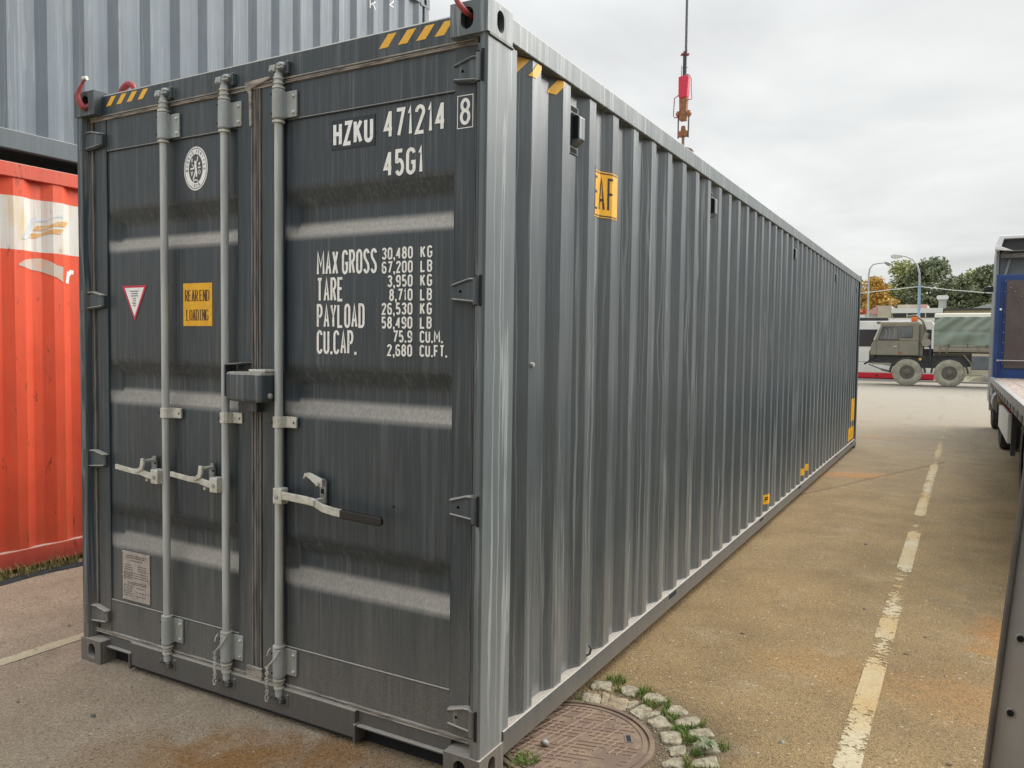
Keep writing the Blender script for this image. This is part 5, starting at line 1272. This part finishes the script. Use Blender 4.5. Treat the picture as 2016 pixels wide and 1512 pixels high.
q = MB(); q.prism([(1.86, 2.95), (1.88, 3.03), (1.96, 3.06), (2.06, 3.05), (2.06, 2.94), (1.90, 2.93)], 'y', 17.4, 17.55); q.build('mirror', M['black'], cb, bevel=.02)

# ------------------------------------------------------------------ military truck
YT = 39.2
AT = thing('military_truck', 'distant olive drab army truck with a green tarpaulin and big dusty wheels', 'truck', (2.5, YT + 1.25, 0))
q = MB(); q.prism([(-2.28, 1.42), (-2.29, 1.64), (-2.25, 1.92), (-2.13, 2.12), (-1.86, 2.88), (-1.80, 2.98), (-.25, 3.02), (-.20, 2.9), (-.20, 1.42)], 'y', YT, YT + 2.45); cab = q.build('cab', M['army'], AT, bevel=.04)
q = MB(); q.box(-1.90, -.22, YT - .006, YT + 2.456, 2.89, 3.00); q.build('cab_roof', M['army_light'], cab, bevel=.03)
q = MB(); q.box(-2.06, -1.86, YT + .15, YT + .5, 2.91, 3.03); q.build('spotlight', M['army'], cab, bevel=.02)
def win(pts): 
    q = MB(); q.prism([(x, z) for x, z in pts], 'y', YT - .012, YT + .002); o = q.build('window', M['army_dark'], cab)
    cx_ = sum(p_[0] for p_ in pts) / len(pts); cz_ = sum(p_[1] for p_ in pts) / len(pts)
    q = MB(); q.prism([(cx_ + (x - cx_) * .93, cz_ + (z - cz_) * .90) for x, z in pts], 'y', YT - .018, YT - .010); q.build('pane', M['glass'], o)
win([(-1.96, 2.15), (-1.77, 2.78), (-1.10, 2.78), (-1.08, 2.15)]); win([(-1.00, 2.25), (-1.00, 2.79), (-.50, 2.79), (-.49, 2.25)])
q = MB()
for x in (-1.66, -1.50, -1.30): q.tube([(x, YT - .02, 2.2), (x + .05, YT - .02, 2.45), (x + .03, YT - .02, 2.65)], .018, 6)
build_each(q, 'mirror_arm', M['army_light'], cab)
q = MB(); q.prism([(-2.16, 2.14), (-1.885, 2.86), (-1.835, 2.86), (-2.10, 2.14)], 'y', YT - .014, YT + .004); q.build('windscreen_pillar', M['alu_light'], cab)
q = MB()
for x in (-1.045, -.215, -2.02): q.box(x - .006, x + .006, YT - .008, YT + .001, 1.46, 2.12 if x < -2 else 2.86)
q.box(-2.1, -.2, YT - .007, YT + .001, 2.118, 2.13); build_each(q, 'door_seam', M['army_dark'], cab)
q = MB(); q.box(-1.28, -1.12, YT - .03, YT, 1.82, 1.86); q.build('door_handle', M['zinc'], cab)
q = MB(); q.box(-1.04, -.92, YT - .03, YT, 1.52, 1.57); q.build('marker_light', M['tail'], cab)
q = MB(); q.box(-2.33, -2.10, YT + .02, YT + 2.4, 1.25, 1.65); q.build('headlight_guard', M['army_dark'], cab, bevel=.03)
q = MB(); q.box(-.59, -.32, YT + .3, YT + .55, 3.02, 3.24); q.build('beacon', M['beacon'], cab, bevel=.04)
q = MB(); q.prism([(-2.42, 1.05), (-2.3, 1.30), (-2.2, 1.41), (7.4, 1.41), (7.4, 1.05), (1.9, .95), (.5, .85), (-.2, .85), (-1.33, .92), (-2.1, 1.0)], 'y', YT + .15, YT + 2.3); q.build('chassis', M['army_dark'], AT)
q = MB(); q.tube([(-2.55, YT + .2, .98), (-2.35, YT + .2, 1.1)], .05, 8); q.tube([(-2.35, YT + .1, .98), (-1.9, YT + .1, .80), (-1.35, YT + .1, .66)], .025, 6); q.tube([(-1.8, YT + .1, .72), (-1.3, YT + .1, .60)], .02, 6); q.build('tow_bar', M['army_dark'], AT)
q = MB(); q.box(-2.2, -1.35, YT + .05, YT + .1, .97, 1.06); q.build('step', M['army_light'], AT)
for xc in (-.665, 1.08):
    q = MB(); pts = [(xc + .78 * math.cos(R(a)), .62 + .74 * math.sin(R(a))) for a in range(0, 181, 12)] + [(xc + .70 * math.cos(R(a)), .62 + .66 * math.sin(R(a))) for a in range(180, -1, -12)]
    q.prism(pts, 'y', YT - .02, YT + .5); q.build('mudguard', M['army_dark'], AT)
def army_wheel(xc):
    r = .635; q = MB(); q.lathe([(r * .50, .0), (r * .62, -.03), (r * .86, -.035), (r * .97, .0), (r, .06), (r, .38), (r * .9, .42), (r * .5, .42)], (xc, YT - .02, r), 'y', 40); q.f = [f for f in q.f if len(f) == 4]; q.mi = [0] * len(q.f)
    for i in range(28):
        a = 2 * math.pi * i / 28; ca, sa = math.cos(a), math.sin(a); e = Vector((-sa, 0, ca)) * .035; b = Vector((xc + ca * r * .965, YT, r + sa * r * .965)); u = Vector((ca, 0, sa)) * .03
        q.add([b - e, b + e, b + e + u, b - e + u] + [p_ + Vector((0, .36, 0)) for p_ in (b - e, b + e, b + e + u, b - e + u)], [(0, 1, 2, 3), (4, 7, 6, 5), (0, 4, 5, 1), (2, 6, 7, 3), (1, 5, 6, 2), (0, 3, 7, 4)])
    w_ = q.build('wheel', M['tyre_dusty'], None, smooth=35)
    q = MB(); q.lathe([(r * .52, .02), (r * .50, -.01), (r * .44, .03), (r * .32, .05), (r * .22, .0), (r * .12, -.03)], (xc, YT - .02, r), 'y', 28)
    for i in range(10): a = i * math.pi / 5; q.cyl((xc + r * .36 * math.cos(a), YT - .02, r + r * .36 * math.sin(a)), (xc + r * .36 * math.cos(a), YT + .05, r + r * .36 * math.sin(a)), .028, n=6)
    q.build('rim', M['rim'], w_, smooth=35); set_parent(w_, AT)
    return w_
for xc in (-.665, 1.08, 4.7, 6.2): army_wheel(xc)
# exhaust, air filter, spare parts behind the cab
q = MB(); q.cyl((.08, YT + .10, 2.04), (.08, YT + .6, 2.04), .20, n=20); q.cyl((-.02, YT + .35, 2.2), (.10, YT + .35, 2.5), .17, .14, 16); q.build('air_filter', M['army_light'], AT, smooth=40)
q = MB(); q.tube([(-.72, YT + .4, 3.27), (-.40, YT + .4, 3.31), (-.10, YT + .4, 3.05), (.05, YT + .4, 2.6), (-.05, YT + .4, 2.1), (-.05, YT + .4, 1.4)], .05, 8); q.box(-.19, -.05, YT + .2, YT + 1.8, 1.4, 2.9); q.build('exhaust_stack', M['army'], AT)
q = MB(); q.box(-.15, .36, YT + .3, YT + 2, 1.35, 1.75); q.box(.22, .30, YT + .05, YT + .2, 1.2, 1.9); q.build('engine_housing', M['army_dark'], AT)
q = MB(); q.lathe([(.07, 0), (.05, -.03), (.01, -.04)], (-.14, YT + .05, 1.25), 'y', 12); q.build('turn_signal', mat('amber_lens', (.8, .4, .08), .3), AT)
# load bed with sides
q = MB(); q.box(.39, 7.5, YT, YT + 2.45, 1.55, 1.62); q.box(.39, 7.5, YT, YT + .04, 1.56, 1.94); bd = q.build('load_bed', M['army_light'], AT)
q = MB()
for x in (.62, .92, 2.17, 3.4, 4.6, 5.8): q.box(x, x + .05, YT - .03, YT, 1.55, 1.94)
q.box(.62, 7.5, YT - .02, YT, 1.84, 1.87); q.box(.62, 7.5, YT - .02, YT, 1.68, 1.71); q.build('bed_rib', M['army'], bd)
q = MB(); q.box(.41, 1.95, YT + .4, YT + .5, 1.42, 1.55); q.build('bed_support', M['army_light'], bd)
q = MB(); q.box(1.93, 3.4, YT + .02, YT + .6, .82, 1.44); q.build('fuel_tank', M['cabdark'], AT, bevel=.04)
q = MB(); q.tube([(1.62, YT, 1.5), (1.93, YT, 1.10), (1.93, YT, .45), (1.8, YT, .42)], .02, 6); q.build('ladder', M['army_light'], AT)
# tarpaulin with sag folds
mb = MB(); nx, nz = 140, 20; rt_ = random.Random(6)
vs = []
for j in range(nz + 1):
    for i in range(nx + 1):
        x = .39 + 7.1 * i / nx; z = 1.92 + 1.30 * j / nz
        fold = .075 * math.sin(x * 5 - z * 6.5 + 1.3 * math.sin(x * 2.1)) * (.5 + .5 * math.sin(z * 2.4 + x * 1.7)) + .04 * math.sin(x * 11 - z * 9 + 2 * math.sin(z * 3)) + (.05 if abs(z - 2.55) < .05 else 0)
        vs.append((x, YT - .01 + fold * .8, z))
mb.add(vs, [(j * (nx + 1) + i, j * (nx + 1) + i + 1, (j + 1) * (nx + 1) + i + 1, (j + 1) * (nx + 1) + i) for j in range(nz) for i in range(nx)])
tp = mb.build('tarpaulin', M['tarp'], AT, smooth=60, recalc=False)
q = MB(); q.prism([(YT, 3.20), (YT + .15, 3.36), (YT + 1.2, 3.44), (YT + 2.3, 3.36), (YT + 2.45, 3.2)], 'x', .39, 7.49); q.build('tarpaulin_top', M['tarp_top'], tp, smooth=30)
q = MB()
for x in (1.0, 1.75, 2.5, 3.25, 4.0, 4.75, 5.5, 6.25): q.box(x, x + .03, YT - .13, YT - .10, 1.80, 1.98)
build_each(q, 'strap', M['army_dark'], tp)
q = MB(); q.box(.40, .42, YT + .02, YT + 2.43, 1.6, 3.21); q.build('tarpaulin_end', M['tarp'], tp)

# ------------------------------------------------------------------ bus behind it
YB = 46.
BU = thing('bus', 'white bus with dark windows and a red lower skirt standing behind the army truck', 'bus', (-4.5, YB + 1.25, 0))
q = MB(); q.prism([(-11.5, .38), (-11.5, 3.0), (-11.3, 3.28), (.1, 3.28), (.26, 3.0), (.28, .38)], 'y', YB, YB + 2.5); bb = q.build('body', M['buswhite'], BU, bevel=.05)
q = MB(); q.box(-11.45, .29, YB - .01, YB + 2.45, .10, .40); q.build('skirt', M['busred'], BU, bevel=.02)
q = MB(); q.box(-11.4, .27, YB - .004, YB, .99, 1.01); q.build('body_seam', M['army_dark'], bb)
for x0, x1 in ((-11.2, -9.6), (-9.5, -7.9), (-7.8, -6.2), (-6.1, -4.6), (-4.5, -2.55), (-2.4, -1.0), (-.9, .1)):
    q = MB(); q.box(x0, x1, YB - .012, YB + .002, 1.85, 2.80); q.build('window', M['busglass'], bb, bevel=.0)
q = MB(); q.box(-11.3, -2.07, YB + .1, YB + .5, 3.28, 3.46); q.build('roof_duct', M['army_dark'], bb, bevel=.05)
q = MB(); q.box(-2.0, .2, YB + .1, YB + .5, 3.28, 3.42); q.build('roof_rail', M['buswhite'], bb)
q = MB(); q.cyl((-2.53, YB - .02, .25), (-2.53, YB + .1, .25), .06, n=12); q.build('hub_cap', M['army_dark'], BU)
for xc in (-9.2, -6.5):
    q = MB(); q.lathe([(.2, 0), (.42, 0), (.47, .05), (.47, .25), (.2, .25)], (xc, YB + .02, .47), 'y', 24); w_ = q.build('wheel', M['tyre'], None, smooth=35); set_parent(w_, BU)
# verge
mb = MB(); mb.box(-60, 60, YB - 1.2, YB + 60, -.1, .05)
kind(mb.build('verge', mat('verge_soil', (.13, .14, .06), .95, 0, (.20, .17, .10), 2)), 'structure')
mb = MB(); mb.box(-60, 60, YB - 1.4, YB - 1.2, -.1, .10); kind(mb.build('kerb', mat('kerb_stone', (.34, .32, .28), .9)), 'structure')
mb = MB(); rd = random.Random(3)
n1, n2 = 14, 6; vs = []
for i in range(n1 + 1):
    for j in range(n2 + 1):
        u = i / n1; v = j / n2; vs.append((1.9 + 2.6 * u, 45. + 1.2 * v, .04 + .42 * math.sin(math.pi * u) ** .8 * math.sin(math.pi * v) + rd.uniform(0, .07)))
mb.add(vs, [(i * (n2 + 1) + j, i * (n2 + 1) + j + 1, (i + 1) * (n2 + 1) + j + 1, (i + 1) * (n2 + 1) + j) for i in range(n1) for j in range(n2)])
tag(mb.build('dirt_heap', M['dirt'], smooth=60), 'low heap of brown soil on the verge behind the army truck', 'dirt heap')

# ------------------------------------------------------------------ building behind
LBd = thing('low_building', 'low flat roofed beige and white workshop with a dark window strip and a square chimney', 'building', (0, 62, 0))
q = MB(); q.box(-2.85, .30, 60, 70, 0, 4.27); q.build('wall', M['wallbeige'], LBd)
q = MB(); q.box(-2.88, .33, 59.8, 70.1, 4.275, 4.61); q.build('fascia', M['wallwhite'], LBd)
q = MB(); q.box(-2.75, .2, 59.92, 60.0, 3.98, 4.27); wn = q.build('window', M['busglass'], LBd)
q = MB(); 
for x in (-1.9, -.75, -.1): q.box(x, x + .06, 59.88, 59.93, 3.98, 4.26)
build_each(q, 'window_frame', M['wallwhite'], wn)
q = MB(); q.box(.36, 14, 60, 72, 0, 4.45); q.build('wall', M['wallbeige'], LBd)
q = MB(); q.box(.33, 14.1, 59.8, 72.1, 4.46, 4.58); q.build('roof_edge', M['roofdark'], LBd)
q = MB(); q.prism([(1.9, 4.59), (3.5, 5.02), (6, 5.2), (6, 4.59)], 'y', 61, 70); q.build('roof', M['chimney'], LBd)
q = MB(); q.box(.03, .50, 60.6, 61.2, 4.58, 5.24); ch_ = q.build('chimney', M['chimney'], LBd)
q = MB(); q.prism([(-.02, 5.24), (-.10, 5.34), (-.10, 5.44), (-.02, 5.52), (.55, 5.52), (.63, 5.44), (.63, 5.34), (.55, 5.24)], 'y', 60.5, 61.3); q.build('chimney_cap', M['wallwhite'], ch_)
q = MB(); q.box(-2.6, -.68, 61.5, 66, 4.61, 4.95); q.build('roof_box', M['wallbeige'], LBd)
q = MB(); q.box(-1.12, -.7, 61.42, 61.5, 4.66, 4.93); q.build('sign_panel', M['pink'], LBd)
SH = thing('shed', 'beige shed with a pale pink sloping end left of the workshop', 'shed', (-4, 60, 0))
q = MB(); q.box(-3.78, -2.9, 59.9, 64, 0, 4.82); q.build('wall', M['wallbeige'], SH)
q = MB(); q.prism([(-4.6, 4.2), (-4.15, 4.60), (-3.80, 4.82), (-3.80, 4.2)], 'y', 59.9, 64); q.build('sloping_end', M['pink'], SH)
q = MB(); q.box(-7.5, -3.8, 60.2, 64, 0, 4.2); q.build('side_wall', M['wallwhite'], SH)
PO = MB(); PO.cyl((-2.84, 59, 0), (-2.84, 59, 5.25), .035, n=8); tag(PO.build('mast', M['lamp_pole']), 'thin pale mast sticking up in front of the workshop roof', 'mast')

# ------------------------------------------------------------------ street lamps and wire
SLm = thing('street_lamp', 'tall curved street lamp with a blue lower pole, its head reaching left', 'street lamp', (-.62, 48, 0), 'street lamps behind the yard')
q = MB(); q.cyl((-.60, 48, 0), (-.66, 48, 5.3), .085, .075, 12); q.build('lower_pole', M['lamp_blue'], SLm, smooth=40)
q = MB(); q.tube([(-.66, 48, 5.3), (-.68, 48, 6.0), (-.80, 48, 6.45), (-1.05, 48, 6.80), (-1.40, 48, 6.98), (-1.6, 48, 7.0)], [.055, .05, .045, .04, .035, .03], 8); q.build('arm', M['lamp_pole'], SLm, smooth=60)
q = MB(); q.prism([(-1.55, 7.05), (-1.6, 6.93), (-1.95, 6.88), (-2.16, 6.93), (-2.20, 7.05), (-2.0, 7.12)], 'y', 47.85, 48.15); q.build('lamp_head', M['alu_light'], SLm, bevel=.02)
SLn = thing('street_lamp', 'slim grey street lamp by the container end, its head reaching right', 'street lamp', (-3.46, 50, 0), 'street lamps behind the yard')
q = MB(); q.tube([(-3.42, 50, 0), (-3.46, 50, 4), (-3.49, 50, 6.2), (-3.44, 50, 6.55), (-3.27, 50, 6.78), (-3.0, 50, 6.84), (-2.60, 50, 6.86)], [.07, .06, .05, .045, .04, .035, .03], 8); q.build('pole', M['lamp_pole'], SLn, smooth=60)
q = MB(); q.prism([(-2.65, 6.92), (-2.62, 6.80), (-2.45, 6.66), (-2.28, 6.74), (-2.3, 6.82), (-2.5, 6.9)], 'y', 49.85, 50.15); q.build('lamp_head', M['alu'], SLn, bevel=.02)
mb = MB(); pts = [(-12, 48.05, 4.3), (-7, 48.05, 4.65), (-3.66, 48.05, 4.96), (-2.07, 48.05, 5.13), (-.66, 48.05, 5.27), (1.0, 48.05, 5.03), (2.97, 48.05, 4.81), (8, 48.05, 4.5), (14, 48.05, 4.4)]
mb.tube(pts, .024, 6); tag(mb.build('overhead_cable', M['alu_light']), 'pale overhead cable slung from the blue street lamp pole', 'cable')

# ------------------------------------------------------------------ trees
def tree(name, label, x, y, z0, z1, rad, m, seed, n=5200, leaf=.16, shape='round', trunk=.18):
    rd = random.Random(seed); t_ = thing(name, label, 'tree', (x, y, 0), 'trees beyond the workshop')
    q = MB(); q.tube([(x, y, 0), (x + .05, y, z0), (x - .05, y, (z0 + z1) / 2), (x, y, z1 * .92)], [trunk, trunk * .8, trunk * .5, .03], 8)
    for i in range(9):
        a = rd.uniform(0, 6.28); zz = z0 + (z1 - z0) * rd.uniform(0., .7); l = rad * rd.uniform(.5, .85)
        q.tube([(x, y, zz), (x + math.cos(a) * l * .5, y + math.sin(a) * l * .5, zz + l * .3), (x + math.cos(a) * l, y + math.sin(a) * l, zz + l * .55)], [trunk * .35, trunk * .2, .02], 6)
    q.build('trunk', M['bark'], t_, smooth=60)
    # clumps
    cl = []
    for i in range(80):
        u = rd.random(); zz = z0 + (z1 - z0) * (.06 + .9 * u)
        rr = rad * (math.sin(math.pi * min(1, .18 + .80 * u)) ** .6 if shape == 'round' else (1.02 - u) ** .7)
        a = rd.uniform(0, 6.28); k = math.sqrt(rd.random()) * .85
        cl.append((x + math.cos(a) * rr * k, y + math.sin(a) * rr * k, zz, rad * rd.uniform(.16, .32)))
    mb = MB(); n = int(n * 1.6); leaf *= 1.15
    for i in range(n):
        cx_, cy_, cz_, cr = rd.choice(cl)
        v = Vector((rd.gauss(0, 1), rd.gauss(0, 1), rd.gauss(0, 1))).normalized() * cr * (rd.random() ** .4)
        p_ = Vector((cx_, cy_, cz_)) + Vector((v.x * 1.15, v.y * 1.15, v.z * .85))
        d_ = Vector((rd.gauss(0, 1), rd.gauss(0, 1), rd.gauss(0, .7))).normalized(); e = d_.orthogonal().normalized(); s = leaf * rd.uniform(.5, 1.2)
        e = (e * math.cos(i) + d_.cross(e) * math.sin(i)); f2 = d_
        mb.add([p_ - f2 * s, p_ + e * s * .45, p_ + f2 * s, p_ - e * s * .45], [(0, 1, 2, 3)])
    mb.build('crown', m, t_, recalc=False)
    return t_
tree('autumn_tree', 'golden orange autumn tree right of the container end', -5.4, 77, 2.5, 8.2, 2.2, M['maple'], 1, 5200, .15)
tree('autumn_tree', 'small red leaved tree low beside the container end', -5.9, 70, 1.2, 5.0, 1.2, M['redleaf'], 2, 3200, .13, trunk=.12)
tree('deciduous_tree', 'yellow green tree with a feathery top between the golden tree and the dark pine', -3.6, 83, 2.5, 10.1, 2.7, M['birch'], 3, 6500, .17)
tree('pine_tree', 'largest dark green pine behind the blue street lamp pole', -1.2, 80, 2.2, 10.1, 3.0, M['pine'], 4, 8500, .16)
tree('pine_tree', 'lower dark pine right of the workshop chimney', .9, 82, 2., 8.5, 2.4, M['pine'], 5, 6000, .16)
tree('deciduous_tree', 'olive green tree left of the blue headboard', 2.1, 84, 2., 9.1, 2.5, M['birch'], 6, 6000, .16)
tree('pine_tree', 'dark green tree partly hidden behind the truck cab', 3.5, 80, 2., 9.3, 2.4, M['pine'], 7, 6500, .16)
tree('deciduous_tree', 'yellow green tree standing behind the truck headboard', 5.6, 84, 2., 9.6, 2.4, M['birch'], 8, 5000, .18)
tree('deciduous_tree', 'pale green bushy tree half hidden by the container end', -8.2, 84, 2., 8.8, 2.4, M['birch'], 9, 5000, .18)
mb = MB(); rd = random.Random(12)
for i in range(16000):
    x = rd.uniform(-14, 14); h_ = 4.8 + 1.2 * math.sin(x * .9) + .8 * math.sin(x * 2.3); z = rd.uniform(.1, max(1.5, h_)); y = 92 + rd.uniform(-1.2, 1.2)
    d_ = Vector((rd.gauss(0, 1), rd.gauss(0, 1), rd.gauss(0, .7))).normalized(); e = d_.orthogonal().normalized(); s = rd.uniform(.12, .28); p_ = Vector((x, y, z))
    mb.add([p_ - d_ * s, p_ + e * s * .6, p_ + d_ * s, p_ - e * s * .6], [(0, 1, 2, 3)])
o = mb.build('undergrowth', M['pine'], recalc=False); kind(o, 'stuff'); tag(o, 'dark mass of undergrowth between the distant tree trunks', 'undergrowth')
print('objects', len(bpy.data.objects))
